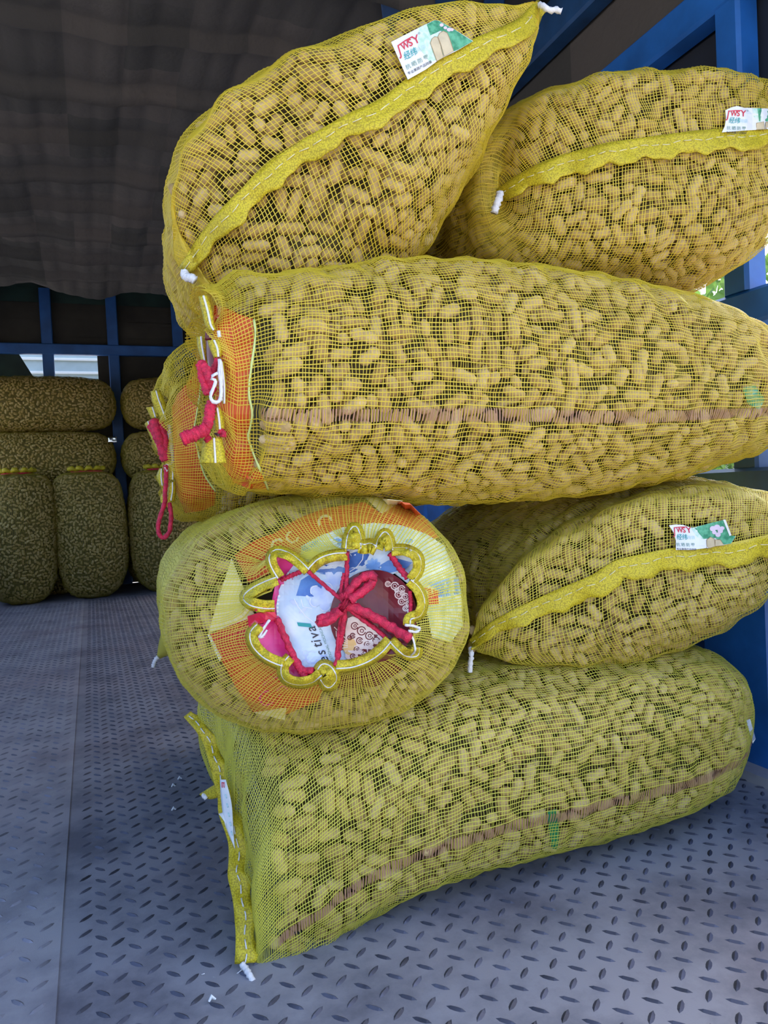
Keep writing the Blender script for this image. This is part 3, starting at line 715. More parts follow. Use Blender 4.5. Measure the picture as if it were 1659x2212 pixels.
def rim_ring():
    c = np.array((738, 1318.)); q = np.array(rim_px)-c; a = np.arctan2(q[:, 1], q[:, 0]) % (2*pi); r = np.hypot(q[:, 0], q[:, 1]); o = np.argsort(a); a, r = a[o], r[o]
    aa = np.r_[a[-3:]-2*pi, a, a[:3]+2*pi]; rr = np.r_[r[-3:], r, r[:3]]
    cin = np.array([np.arctan2(*(np.array(c5(*p))-c)[::-1]) % (2*pi) for p in [(770,460),(975,355),(1195,365),(1285,505),(1285,725),(1190,810),(915,950),(745,985),(595,690),(620,500)]]); cin.sort()
    ph = PH.copy()
    for k in range(len(cin)):
        lo, hi = cin[k-1] - (2*pi if k == 0 else 0), cin[k]
        for sh in (0, 2*pi):
            w = (PH >= lo+sh) & (PH < hi+sh); f = (PH[w]-lo-sh)/(hi-lo); g = f - .11*np.sin(2*pi*f)*-1; ph[w] = lo+sh+(hi-lo)*np.clip(f+.12*np.sin(2*pi*f)*-1*-1, 0, 1)
    return np.array([P(c[0]+cos(p)*np.interp(p, aa, rr), c[1]+sin(p)*np.interp(p, aa, rr), .972) for p in ph]), ph
rimr, _ = rim_ring()
rg2 = [face2(.015), face2(.2), face2(.36), rimr]
blend = lambda k, w: rimr*(1-w)+face2(k)*w
rg2 += [blend(.60, .55), blend(.70, .9), face2(.80), face2(.89), face2(.955), face2(.99)]
full = face2(1.0); cenf = full.mean(0)
for s_, k in ((.05, 1.0), (.16, .985), (.34, .975), (.52, .97), (.66, .93), (.75, .84), (.81, .62), (.84, .3), (.85, .05)):
    c = cenf + Y_*s_ + V(.05*s_, 0, -.03*s_); rg2.append((full-cenf)*k + c)
def even(p, n=NV): return p[(np.arange(n)*len(p)/n).astype(int)]
S2 = surface([even(r) for r in rg2[:6]]+[even(r) for r in rg2[6:]], seed=2, amp=.0012)
S2.u0 = S2.ring_u[3]; S2.p0 = S2.ring_u[3]+2; S2.p1 = NU-5
# ---------------------------------------------- a sack behind the lowest one carries the rear of the second layer
r8 = tag(empty('peanut_sack', (.8, 1.82, 0)), 'mesh sack of peanuts on the floor hidden behind the lowest front sack', 'sack', 'sacks stacked at the rear')
S8 = surface([ring(V(x, 1.83, .155), V(0, .24*k, 0), V(0, 0, .152*k), 2.8) for x, k in ((.32, .1), (.325, .45), (.345, .78), (.40, .95), (.6, 1), (.95, 1), (1.15, .95), (1.2, .75), (1.215, .4), (1.22, .1))], seed=8)
S8.p0, S8.p1 = 4, NU-5
# ---------------------------------------------- stitched-end sack right of it
r3 = tag(empty('peanut_sack', (1.0, 1.45, .32)), 'mesh sack of peanuts with diagonal stitched hem, right of the floral card mouth', 'sack', 'sacks stacked at the rear')
up3 = [(1013,1394),(1065,1352),(1128,1318),(1213,1279),(1280,1251),(1331,1220),(1381,1207),(1453,1193),(1520,1187),(1584,1180),(1659,1164),(1735,1150)]
d3 = np.interp(np.linspace(0, 1, len(up3)), [0, .15, .5, .85, 1], [1.295, 1.25, 1.225, 1.29, 1.37])
path3 = [P(x, y, d) for (x, y), d in zip(up3, d3)]
def pillow_px(path, cpx, d, ang, a, b, T, L, n=2.3, tA=.14, axis=Y_, ymin=None, taper=0.0):
    A = V(cos(ang), 0, sin(ang))*a; B = V(sin(ang), 0, -cos(ang))*b
    C = P(*cpx, d); s0 = (ymin if ymin is not None else min(p[1] for p in path)); C0 = C + axis*((s0 - C[1])/axis[1])
    return pillow(path, C0, axis, A, B, T, L, n, tA=tA, taper=taper)
S3 = surface(pillow_px(path3, (1395, 1240), 1.40, radians(12), .285, .165, .20, .82), seed=3)
S3.p0, S3.p1 = 1, NU-4
# ---------------------------------------------- long sack across the middle
r4 = tag(empty('peanut_sack', (.70, 1.13, .64)), 'long crosswise mesh sack of peanuts with orange-lined tied mouth, under two topmost sacks', 'sack', 'sacks stacked at the rear')
YC4 = 1.10
def tb(top, bot, hd, n=2.4, y=YC4):
    a, b = onY(*top, y), onY(*bot, y); return ring((a+b)/2, V(0, -hd, 0), (a-b)/2, n)
def mouth_ring(x, y, z, ry, rz, wav=0.0, nw=9):
    w = 1+wav*np.sin(nw*TH); p = np.stack([np.full(480, x) + .012*wav*8*np.cos(nw*TH), y - ry*w*np.cos(TH), z + rz*w*np.sin(TH)], 1); return p[(np.arange(NV)*480/NV).astype(int)]
rg4 = [mouth_ring(.158, YC4-.01, .822, .118, .120, .10), mouth_ring(.169, YC4-.01, .815, .132, .136, .04), mouth_ring(.181, YC4, .808, .145, .146), mouth_ring(.206, YC4, .813, .162, .159)]
rg4 += [tb((556,618),(520,1057),.186), tb((650,600),(640,1070),.195), tb((900,576),(900,1085),.198), tb((1150,598),(1150,1079),.195), tb((1300,620),(1300,1062),.19), tb((1450,655),(1440,1032),.175), tb((1550,697),(1540,1003),.15), tb((1620,748),(1615,978),.115), tb((1670,805),(1668,950),.07), tb((1692,868),(1692,890),.012)]
S4 = surface(rg4, seed=4)
S4.p0, S4.p1 = S4.ring_u[3]+2, NU-4; S4.u0 = 0
# ---------------------------------------------- the one behind it with the hanging red loop
r5 = tag(empty('peanut_sack', (.70, 1.58, .62)), 'mesh sack behind the long crosswise one, its orange-lined mouth hung with a red loop', 'sack', 'sacks stacked at the rear')
YC5 = 1.56
rg5 = [mouth_ring(.136, YC5-.02, .765, .10, .10, .10), mouth_ring(.146, YC5-.01, .768, .135, .130, .04), mouth_ring(.160, YC5, .775, .16, .155), mouth_ring(.19, YC5, .785, .18, .176),
       ring(V(.26, YC5, .79), V(0, -.19, 0), V(0, 0, .184)), ring(V(.5, YC5, .795), V(0, -.19, 0), V(0, 0, .185)), ring(V(.8, YC5, .80), V(0, -.19, 0), V(0, 0, .18)), ring(V(1.05, YC5, .80), V(0, -.17, 0), V(0, 0, .16)), ring(V(1.18, YC5, .80), V(0, -.12, 0), V(0, 0, .10)), ring(V(1.22, YC5, .80), V(0, -.03, 0), V(0, 0, .02))]
S5 = surface(rg5, seed=5); S5.p0, S5.p1 = S5.ring_u[4], NU-4
# ---------------------------------------------- top left, tilted
r6 = tag(empty('peanut_sack', (.42, 1.4, .98)), 'tilted topmost mesh sack of peanuts with a whole printed card beside its diagonal hem', 'sack', 'sacks stacked at the rear')
up6 = [(395,582),(440,512),(480,463),(530,412),(590,355),(665,306),(710,280),(765,250),(830,220),(885,176),(940,140),(1020,95),(1070,74),(1125,48),(1167,5)]
d6 = np.interp(np.linspace(0, 1, len(up6)), [0, .12, .5, .85, 1], [1.14, 1.07, 1.01, 1.07, 1.15])
path6 = [P(x, y, d) for (x, y), d in zip(up6, d6)]
S6 = surface(pillow_px(path6, (768, 362), 1.17, radians(36), .290, .163, .17, .86, n=2.35, tA=.10, taper=.42, axis=unit(V(.09, 1, -.02))), seed=6)
S6.p0, S6.p1 = 1, NU-4
# ---------------------------------------------- top right
r7 = tag(empty('peanut_sack', (1.0, 1.5, .99)), 'upper right mesh sack of peanuts below the slanting blue rail, hem nearly level', 'sack', 'sacks stacked at the rear')
up7 = [(1077,417),(1120,388),(1160,366),(1210,346),(1265,330),(1330,315),(1415,303),(1530,289),(1600,285),(1659,282),(1750,274)]
d7 = np.interp(np.linspace(0, 1, len(up7)), [0, .15, .5, .85, 1], [1.30, 1.24, 1.21, 1.26, 1.34])
path7 = [P(x, y, d) for (x, y), d in zip(up7, d7)]
S7 = surface(pillow_px(path7, (1385, 402), 1.35, radians(5), .305, .182, .19, .8, n=2.7), seed=7)
S7.p0, S7.p1 = 1, NU-4
# ---------------------------------------------- hems, yarn ends and printed cards of the stitched sacks
def hem_free(root, outer, width, n=70):
    "hem that sticks out past the seam: from the outer edge inwards"
    o = spline([P(*q) for q in outer], n); t = np.gradient(o, axis=0); v = []; cols = 5
    for i in range(n):
        s_ = unit(np.cross(unit(o[i]-CO), t[i])); s_ = s_ if s_ @ CR > 0 else -s_; w = width*(1+.12*sin(i*.8))
        for j in range(cols):
            f = j/(cols-1); v.append(o[i]+s_*w*f*(.55+.45*min(1, (n-i)/(n*.45))) - unit(o[i]-CO)*(.004*sin(i*.62+2*f)+.006))
    f = [(i*cols+j, (i+1)*cols+j, (i+1)*cols+j+1, i*cols+j+1) for i in range(n-1) for j in range(cols-1)]
    h = link('hem', mesh_np('hem', v, f, M['hem']), root); md = h.modifiers.new('thickness', 'SOLIDIFY'); md.thickness = .0022; md.offset = 0
    b = MB(); mid = [v[i*cols+2]-unit(v[i*cols+2]-CO)*.003 for i in range(n)]
    for i in range(0, n-3, 3): b.tube(mid[i:i+3], .0011, 5)
    b.build('stitching', M['white_yarn'], h, True)['kind'] = 'stuff'
hem_free(r1, hem1_out, .028)
tail(r1, [(522,2082,1.03),(530,2092,1.025),(540,2108,1.015),(549,2126,1.01)], .0042)
tail(r1, [(528,2090,1.03),(505,2107,1.025),(470,2112,1.02),(437,2109,1.025),(434,2106,1.025),(442,2103,1.025)], .0007)
strip('hem_corner', [P(472,1690,1.20), P(452,1702,1.215), P(431,1716,1.23)], [P(474,1722,1.195), P(455,1726,1.21), P(437,1721,1.225)], M['hem'], r1, 10, .003)
tail(r1, [(440,1718,1.22),(444,1722,1.215),(446,1724,1.215)], .004)
hem_on(S3, r3, up3, [10, 26, 34, 36, 34, 36, 38])
tail(r3, [(1016,1400,1.26),(1018,1415,1.25),(1016,1433,1.25),(1015,1452,1.25)], .0042)
hem_on(S6, r6, up6, [16, 34, 36, 34, 36, 38, 36, 22], lift=.009)
tail(r6, [(398,588,1.10),(402,598,1.095),(414,601,1.09),(422,606,1.09)], .0062)
tail(r6, [(1166,10,1.14),(1175,14,1.13),(1187,22,1.13),(1200,21,1.13),(1213,25,1.13)], .0042)
hem_on(S7, r7, up7, [18, 34, 34, 34, 32, 32], lift=.008)
tail(r7, [(1080,418,1.26),(1077,432,1.25),(1072,444,1.25),(1068,460,1.25)], .0062)

def cmix(name, c0, c1, scale=60, rough=.5):
    m, n, l, b = new_mat(name); g = n.new('ShaderNodeNewGeometry'); t = n.new('ShaderNodeTexNoise'); t.inputs['Scale'].default_value = scale; t.inputs['Detail'].default_value = 4
    l.new(g.outputs['Position'], t.inputs['Vector']); r = n.new('ShaderNodeValToRGB'); r.color_ramp.elements[0].position = .38; r.color_ramp.elements[1].position = .62
    r.color_ramp.elements[0].color = (*c0, 1); r.color_ramp.elements[1].color = (*c1, 1); l.new(t.outputs['Fac'], r.inputs[0]); l.new(r.outputs[0], b.inputs['Base Color']); b.inputs['Roughness'].default_value = rough
    return m
M['ink_red'] = plain('print_red', (.62, .03, .06), .5); M['ink_teal'] = plain('print_teal', (.02, .34, .36), .5); M['ink_pale'] = plain('print_pale_teal', (.50, .72, .78), .5)
M['ink_grey'] = plain('print_grey_green', (.22, .36, .30), .5); M['ink_black'] = plain('print_black', (.03, .03, .05), .5)
M['print_green'] = cmix('print_foliage', (.03, .24, .12), (.12, .45, .26), 130); M['print_mint'] = cmix('print_mint', (.45, .70, .56), (.70, .82, .76), 160)
M['print_root'] = plain('print_root_beige', (.62, .52, .34), .5, var=.1, vscale=90); M['print_lilac'] = plain('print_lilac', (.74, .60, .72), .5)
M['print_brown'] = plain('print_brown', (.34, .24, .12), .5)
def brand_card(s, root, outline, tl, ex, ey, lift, fold=None, roots=(), green=(), mint=(), flower=(), lw=1.0):
    "printed card: origin tl, ex/ey the card's own axes in pixels per unit"
    tl, ex, ey = np.array(tl, float), np.array(ex, float), np.array(ey, float)
    q = lambda x, y: tuple(tl+ex*x+ey*y)
    c = sheet('label_card', [outline], s, lift, M['paper'], root, 12, .0006, 1.2, 'white and green printed paper card')
    up = (lambda d: (lambda x, y: lift(x, y)+d)) if callable(lift) else (lambda d: lift+d)
    if mint: sheet('print', [mint], s, up(.0006), M['print_mint'], c, 12, 0, 1.2)
    if green: sheet('print', [green], s, up(.0009), M['print_green'], c, 12, 0, 1.2)
    if roots: sheet('print', [list(r) for r in roots], s, up(.0013), M['print_root'], c, 12, 0, 1.2)
    if roots: sheet('print', [g for r in roots for g in stroke(list(r)+[r[0]], 1.3)], s, up(.0015), M['print_brown'], c, 30, 0, 1.2)
    if flower: sheet('print', [ngon(x, y, r, r*.85, 10) for x, y, r in flower], s, up(.0016), M['print_lilac'], c, 12, 0, 1.2)
    hx = np.hypot(*ex); upv = -ey
    def L(nm, t, x, y, h, m, sq=1.0, sh=0, b=0): lettering(nm, t, q(x, y), ex, h*hx, s, up(.0014), M[m], c, upv, sq, sh, 1.2, b)
    L('lettering', 'J', .028, .37, .150, 'ink_red', .75, .15, .012); L('lettering', 'W', .080, .30, .107, 'ink_red', .80, 0, .016); L('lettering', 'S', .163, .295, .107, 'ink_red', .95, 0, .016); L('lettering', 'Y', .222, .30, .122, 'ink_red', .95, 0, .012)
    sheet('print', stroke([q(.045, .15), q(.14, .12), q(.235, .11)], hx*.012), s, up(.0014), M['ink_red'], c, 20, 0, 1.2)
    L('lettering', '®', .30, .14, .035, 'ink_grey')
    L('lettering', '经纬', .058, .52, .092, 'ink_teal', .85, .2, .008); L('lettering', '网袋', .208, .505, .060, 'ink_pale', 1.0)
    for i, ch in enumerate('抗晒防霉'): L('lettering', ch, .036+.071*i, .745, .058, 'ink_grey', 1.0, 0, .006)
    L('lettering', '专业果蔬产品网袋', .030, .875, .036, 'ink_black', 1.0, 0, .004)
    return c
# card on the tilted sack (whole)
brand_card(S6, r6, [(845,91),(870,78),(905,60),(938,44),(948,45),(985,66),(1022,89),(990,108),(950,128),(920,150),(881,172),(868,143)], (845, 91), (180, -92), (36, 84), .012,
           mint=[(905,60),(938,44),(955,90),(960,118),(930,136),(903,100)], green=[(922,53),(938,44),(948,45),(985,66),(1021,89),(990,107),(974,113),(966,80),(952,66),(930,76)],
           roots=[[(930,93),(933,84),(939,79),(945,80),(949,90),(958,124),(944,132),(936,110)],[(946,79),(950,71),(958,67),(966,71),(970,80),(980,110),(960,122),(953,98)]], flower=[(954,54,4.5),(962,60,4),(970,64,5),(976,64,4)])
# card on the upper right sack (cut by the frame)
brand_card(S7, r7, [(1567,238),(1580,232),(1592,229),(1608,233),(1640,234),(1690,236),(1735,240),(1735,272),(1690,276),(1659,279),(1610,282),(1559,286),(1566,272),(1568,255)], (1567, 230), (155, 6), (-4, 66), .010,
           mint=[(1625,234),(1640,234),(1645,262),(1632,270)], green=[(1636,234),(1690,236),(1735,240),(1735,272),(1690,276),(1680,262),(1640,262)], roots=[[(1634,266),(1650,263),(1652,279),(1634,280)],[(1654,264),(1672,263),(1676,277),(1654,279)]], flower=[(1700,250,6)])
# card on the sack right of the floral mouth
brand_card(S3, r3, [(1445,1135),(1460,1133),(1475,1134),(1496,1141),(1530,1131),(1564,1123),(1577,1157),(1589,1158),(1579,1174),(1530,1183),(1495,1188),(1460,1188),(1460,1168),(1455,1150)], (1447, 1130), (150, 4), (12, 66), .010,
           mint=[(1493,1141),(1515,1135),(1524,1166),(1505,1160)], green=[(1500,1140),(1530,1131),(1564,1123),(1577,1157),(1589,1158),(1579,1174),(1564,1176),(1545,1162),(1520,1164)],
           roots=[[(1527,1166),(1535,1160),(1543,1164),(1545,1180),(1527,1186)],[(1545,1166),(1556,1166),(1564,1178),(1545,1180)]], flower=[(1540,1142,7),(1549,1139,7),(1556,1147,6),(1551,1155,6),(1543,1150,5),(1560,1141,5)])
sheet('card_edge', [[(1562,1123),(1567,1122),(1580,1156),(1576,1158)]], S3, .0125, M['card_edge'], r3, 20, 0, 1.2)
# card seen edge-on at the lowest sack's hem
c1 = strip('label_card', [P(475,1684,1.155), P(478,1730,1.15), P(486,1780,1.14), P(507,1832,1.12)], [P(488,1684,1.15), P(500,1734,1.14), P(504,1790,1.13), P(507.5,1834,1.12)], M['paper'], r1, 14, .001, thick=.0006)
c1['label'] = 'white printed paper card seen nearly edge-on'
strip('card_corner', [P(486,1752,1.15), P(478,1756,1.145), P(472,1758,1.14)], [P(489,1786,1.135), P(484,1774,1.14), P(476,1762,1.14)], M['paper'], c1, 8, .0005, thick=.0006)
for i in range(2):
    strip('print', [P(478.5+i*4,1690+i*2,1.143), P(479+i*4,1701,1.143)], [P(480.5+i*4,1690+i*2,1.143), P(481+i*4,1702,1.143)], M['ink_red'], c1, 3, 0, thick=.0003)
strip('print', [P(478.5,1689.5,1.143), P(485,1690,1.143)], [P(478.5,1691.5,1.143), P(485,1692,1.143)], M['ink_red'], c1, 3, 0, thick=.0003)
for i in range(5):
    y = 1716+i*20; x = 485+i*3.2
    strip('print', [P(x,y,1.137-.003*i), P(x+3,y+9,1.135-.003*i)], [P(x+3,y-1,1.137-.003*i), P(x+6,y+8,1.135-.003*i)], M['ink_pale'], c1, 3, 0, thick=.0003)

# ---------------------------------------------- cards and lining inside the round mouth
M['orange'] = cmix('orange_red_print', (.60, .085, .02), (.70, .12, .03), 18, .35); M['red_print'] = cmix('red_print', (.62, .03, .04), (.72, .07, .06), 25, .35)
M['cream'] = plain('cream_paper', (.86, .78, .50), .5); M['sky_card'] = cmix('pale_blue_print', (.50, .66, .86), (.72, .83, .92), 22, .3)
M['blue_leaf'] = cmix('print_blue', (.05, .14, .48), (.12, .28, .66), 40, .3); M['blue_mid'] = cmix('print_mid_blue', (.16, .36, .78), (.34, .55, .88), 60, .3)
M['lilac_petal'] = cmix('print_petal', (.46, .56, .86), (.66, .74, .93), 50, .3); M['white_print'] = plain('print_white', (.85, .88, .93), .4)
M['pink'] = cmix('hot_pink_print', (.72, .02, .17), (.80, .05, .28), 20, .3); M['maroon'] = cmix('maroon_card', (.14, .012, .02), (.20, .022, .032), 12, .28)
M['rose_white'] = cmix('rose_white_print', (.82, .62, .55), (.90, .80, .76), 40, .35); M['gold'] = plain('gold_print', (.78, .50, .20), .35)
M['panel_green'] = cmix('silver_green_wrapper', (.55, .66, .48), (.84, .88, .82), 70, .25); M['sky_wrap'] = cmix('pale_blue_wrapper', (.60, .74, .86), (.84, .90, .93), 45, .2)
C5 = lambda pts: [c5(x, y) for x, y in pts]
def S5h(name, pts, d, mat, parent=None, multi=False, label=None, th=.0005):
    return sheet(name, [C5(p) for p in pts] if multi else [C5(pts)], S2, d, M[mat], parent or r2, 11, th, 1.05, label)
oran = S5h('lining', [(395,380),(500,300),(600,265),(720,190),(850,140),(1060,105),(1140,160),(1250,105),(1290,110),(1380,200),(1440,290),(1300,290),(1100,260),(950,300),(800,350),(760,390),(600,460),(470,520)], -.004, 'orange', label='orange-red printed sheet under the net')
S5h('print', annulus(690, 285, 34, 12, 0, 4.6)+annulus(620, 330, 40, 13, 1, 5.4)+annulus(860, 210, 40, 12, 2, 6), -.0034, 'cream', oran, True, th=0)
crm = S5h('paper_flap', [(380,395),(480,640),(500,690),(262,778),(300,640)], -.004, 'cream', label='cream folded paper flap under the net')
S5h('paper_flap', [(1060,80),(1150,88),(1255,100),(1150,165)], -.0030, 'cream')
red = S5h('lining', [(262,785),(470,695),(640,690),(700,930),(860,1010),(830,1120),(640,1200),(490,1178),(400,1050),(330,915)], -.0046, 'orange', label='orange-red printed sheet under the net')
S5h('print', [(262,785),(470,695),(600,690),(640,820),(430,905),(330,915)], -.0040, 'red_print', red, th=0)
S5h('print', annulus(560, 1110, 40, 9, .5, 5)+annulus(640, 1075, 30, 8, 2, 7)+annulus(600, 1060, 60, 7, 3.4, 5), -.0040, 'pink', red, True, th=0)
S5h('card_edge', [(256,785),(268,780),(330,905),(318,920)], -.003, 'card_edge')
S5h('paper_flap', [(495,1182),(660,1158),(652,1222)], -.003, 'cream')
S5h('lining', [(800,960),(1010,960),(1200,900),(1260,960),(1120,1050),(930,1060)], -.0050, 'maroon', label='maroon wrapper under the net')
wrp = S5h('wrapper', [(730,400),(740,330),(830,280),(950,235),(1100,212),(1250,225),(1380,270),(1470,330),(1500,440),(1330,560),(1200,460),(980,420),(780,480)], -.0030, 'sky_wrap', label='pale blue glossy wrapper under the net')
S5h('print', [ngon(760,345,30,13,10,.4), ngon(800,320,26,11,10,-.6), ngon(930,310,36,16,10,.5), ngon(960,330,26,12,10,-.5), ngon(1290,305,20,12,8)], -.0024, 'blue_mid', wrp, True, th=0)
pan = S5h('wrapper', [(1400,320),(1475,345),(1520,450),(1558,600),(1562,740),(1500,825),(1405,800),(1385,690),(1330,560)], -.0032, 'panel_green', label='silvery green wrapper under the net')
S5h('print', [(1370,520),(1540,488),(1556,575),(1440,592),(1440,560)], -.0026, 'blue_mid', pan, th=0); S5h('print', [(1365,540),(1438,562),(1440,625),(1385,630)], -.0026, 'red_print', pan, th=0)
pk = S5h('card', [(560,360),(620,375),(700,430),(690,520),(640,700),(590,700),(588,600),(610,500)], -.0008, 'pink', label='hot pink card edge')
pk2 = S5h('card', [(480,740),(600,690),(650,760),(720,910),(770,1000),(700,1010),(560,930),(500,850)], -.0004, 'pink', label='hot pink card')
lettering('lettering', 'HA', c5(548, 800), (-.35, -.94), 11, S2, .0006, M['white_print'], pk2, (-.94, .35), 1, 0, 1.0)
flo_ = S5h('card', [(700,425),(650,490),(620,560),(608,640),(615,720),(650,800),(700,900),(740,960),(800,990),(920,995),(960,940),(1000,820),(1120,520),(1310,420),(1295,370),(1190,345),(1100,335),(960,345),(860,400),(780,440)], .0008, 'sky_card', label='pale blue floral printed card with script lettering')
S5h('print', [ngon(640+ .0*i, 0, 1, 1, 3) for i in range(0)] or [ngon(690-75*sin(pi*(i+2)/23), 470+i*19.5, 6, 6, 8) for i in range(19)], .0014, 'white_print', flo_, True, th=0)
S5h('print', [(960,440),(985,370),(1045,352),(1085,375),(1062,425),(1000,468),(880,480),(780,465),(860,425)], .0014, 'blue_leaf', flo_, th=0)
S5h('print', [(710,585),(735,505),(775,480),(830,500),(845,545),(800,590)], .0014, 'blue_leaf', flo_, th=0)
S5h('print', [(1120,440),(1180,405),(1230,395),(1305,415),(1270,450),(1180,470)], .0014, 'blue_leaf', flo_, th=0)
S5h('print', [ngon(1105,430,40,12,10,a) for a in (0,.7,1.4,2.1,2.8)], .0018, 'blue_mid', flo_, True, th=0)
S5h('print', [ngon(850+42*cos(a), 590+40*sin(a), 40, 27, 14, a) for a in (0.2,1.4,2.6,3.8,5.1)], .0020, 'lilac_petal', flo_, True, th=0)
S5h('print', [ngon(900+34*cos(a), 510+30*sin(a), 34, 20, 12, a) for a in (.3,1.6,2.9,4.2,5.4)], .0017, 'lilac_petal', flo_, True, th=0)
S5h('print', [q for a in (.2,1.4,2.6,3.8,5.1) for q in annulus(850+48*cos(a), 590+46*sin(a), 30, 4, a-1.2, a+1.2, 7)], .0026, 'white_print', flo_, True, th=0)
S5h('print', stroke([(1055,360),(1050,400),(1020,440),(980,465)], 4)+stroke([(700,600),(720,640),(760,690),(800,720)], 4)+stroke([(735,600),(745,640),(790,650)], 4), .0020, 'white_print', flo_, True, th=0)
S5h('print', [ngon(700,620,26,11,10,.5), ngon(745,660,24,10,10,-.6), ngon(775,600,22,9,10,.9)], .0018, 'lilac_petal', flo_, True, th=0)
S5h('print', [q for (x, y, r) in ((790,900,34),(760,930,22),(830,935,24),(760,880,16),(850,880,20)) for q in annulus(x, y, r, 8, .4, 5.4, 12)], .0018, 'lilac_petal', flo_, True, th=0)
tdir, tup = (-.34, -.94), (-.94, .34)
for ch, x, y in (('e',880,925),('s',864,886),('t',846,846),('i',838,822),('v',830,800),('a',815,766)):
    lettering('lettering', ch, c5(x, y), tdir, 31, S2, .0022, M['ink_black'], flo_, tup, .95, .25, 1.0, .004)
lettering('lettering', 'F', c5(895, 965), tdir, 36, S2, .0022, M['ink_black'], flo_, tup, .95, .25, 1.0, .004)
lettering('lettering', 'l', c5(790, 752), tdir, 36, S2, .0024, M['ink_teal'], flo_, tup, 1.6, .3, 1.0, .03)
lettering('lettering', 'TRADITIONAL MOONCAKE', c5(916, 950), (-.36, -.93), 8.5, S2, .0022, M['ink_grey'], flo_, (-.93, .36), .95, 0, 1.0)
mar = S5h('card', ngon(1105, 690, 222, 238, 40, .15), .0032, 'maroon', label='maroon card with cream cloud motifs')
S5h('print', [(962,760),(975,700),(1000,690),(1070,720),(1120,770),(1165,815),(1120,850),(1060,890),(990,925),(962,900)], .0038, 'rose_white', mar, th=0)
S5h('print', [ngon(985,845,34,44,12,.2)], .0041, 'gold', mar, th=0, multi=True)
S5h('print', [q for (x, y, r) in ((1010,740,20),(1045,765,24),(1085,790,22),(1120,815,20),(1000,790,15),(1035,815,18),(1075,835,18),(1020,860,16),(1055,875,15),(985,800,13),(1100,850,13),(1000,895,15)) for q in annulus(x, y, r, 5, .3, 6.0, 10)+annulus(x+2, y, r*.45, 4, 2, 8, 7)], .0044, 'maroon', mar, True, th=0)
S5h('print', [q for i in range(5) for q in stroke([(975, 815+8*i), (930-14*(i % 2), 770+22*i), (905+10*i, 745+20*i)], 4)], .0044, 'rose_white', mar, True, th=0)
S5h('print', [q for (x, y, r) in ((1180,525,16),(1215,535,22),(1250,550,20),(1235,580,22),(1270,590,20),(1250,615,20),(1285,625,16),(1270,650,16),(1290,665,12),(1255,572,14),(1225,557,13),(1000,600,14),(1015,580,12),(1010,615,12)) for q in annulus(x, y, r, 6, .2, 6.1, 10)+annulus(x, y, r*.5, 4, 1, 7, 7)], .0040, 'rose_white', mar, True, th=0)
# frilled hem of the round mouth with its white thread, pleat by pleat
rimC = np.array((738, 1318.))
def pleat(pts, w=15, lift=.010, inward=1):
    p = np.array([c5(x, y) for x, y in pts]); u = spline(np.c_[p, np.zeros(len(p))], 26)[:, :2]; t = np.gradient(u, axis=0); nn = np.stack([-t[:, 1], t[:, 0]], 1); nn /= np.linalg.norm(nn, axis=1, keepdims=True)
    s_ = np.sign(((rimC-u)*nn).sum(1).mean())*inward; cols = 4; v = []
    for i in range(26):
        for j in range(cols):
            f = j/(cols-1)-.5; q = u[i]+nn[i]*s_*w*f; v.append(hit(S2, q[0], q[1], lift+.010*(f+.5)*(.6+.4*sin(i*.8)), 1.0))
    f = [(i*cols+j, (i+1)*cols+j, (i+1)*cols+j+1, i*cols+j+1) for i in range(25) for j in range(cols-1)]
    o = link('hem', mesh_np('hem', v, f, M['hem']), r2); md = o.modifiers.new('thickness', 'SOLIDIFY'); md.thickness = .0018; md.offset = 0
    b = MB(); b.tube([v[i*cols+1]-unit(v[i*cols+1]-CO)*.0022 for i in range(26)], .0009, 5); b.build('stitching', M['white_yarn'], o, True)
for pts, w in [([(770,458),(720,410),(665,372),(610,358),(582,385),(590,430),(625,492)], 15), ([(612,500),(560,520),(490,555),(450,595),(480,625),(550,640),(600,640)], 17), ([(520,735),(485,780),(495,835),(545,890),(600,920),(645,935)], 17),
               ([(680,900),(645,945),(655,1005),(720,1030),(790,1018),(835,985)], 16), ([(825,975),(850,945),(885,960),(905,1010),(875,1045),(845,1010)], 18), ([(915,948),(1000,940),(1080,910),(1140,868),(1190,812)], 17),
               ([(1195,812),(1230,850),(1275,885),(1325,885),(1330,850)], 15), ([(1285,735),(1290,700),(1340,678),(1358,615),(1335,555),(1292,510)], 15), ([(1300,505),(1335,450),(1330,385),(1270,352),(1200,352)], 16),
               ([(1195,352),(1185,300),(1165,268),(1140,300),(1125,345)], 16), ([(1120,345),(1090,330),(1060,335),(1035,330)], 20), ([(1030,345),(1030,290),(1010,240),(985,280),(975,345)], 18), ([(970,375),(900,380),(830,405),(780,452)], 16)]: pleat(pts, w*1.55)
tail(r2, [], .003) if False else None
b = MB(); yarn_px(b, [(*c5(x, y), .022) for x, y in ((1270,735),(1310,740),(1345,755),(1325,770),(1290,765))], .0017, .022, S2, 18); yarn_px(b, [(*c5(x, y), .018) for x, y in ((1290,770),(1310,810),(1320,860),(1300,890))], .0013, .02, S2, 14); yarn_px(b, [(*c5(x, y), .016) for x, y in ((575,710),(545,750),(520,800),(540,790),(560,760))], .0017, .02, S2, 14)
b.build('white_thread', M['white_yarn'], r2, True)
def cord(paths, name, label=None, mat='red_yarn'):
    b = MB()
    for pts, r, l0, l1 in paths:
        n = len(pts); yarn_px(b, [(*c5(x, y), l0+(l1-l0)*i/(n-1)) for i, (x, y) in enumerate(pts)], r, .01, S2, 26, 1.3, 9)
    o = b.build(name, M[mat], r2, True)
    if label: o['label'] = label
    return o
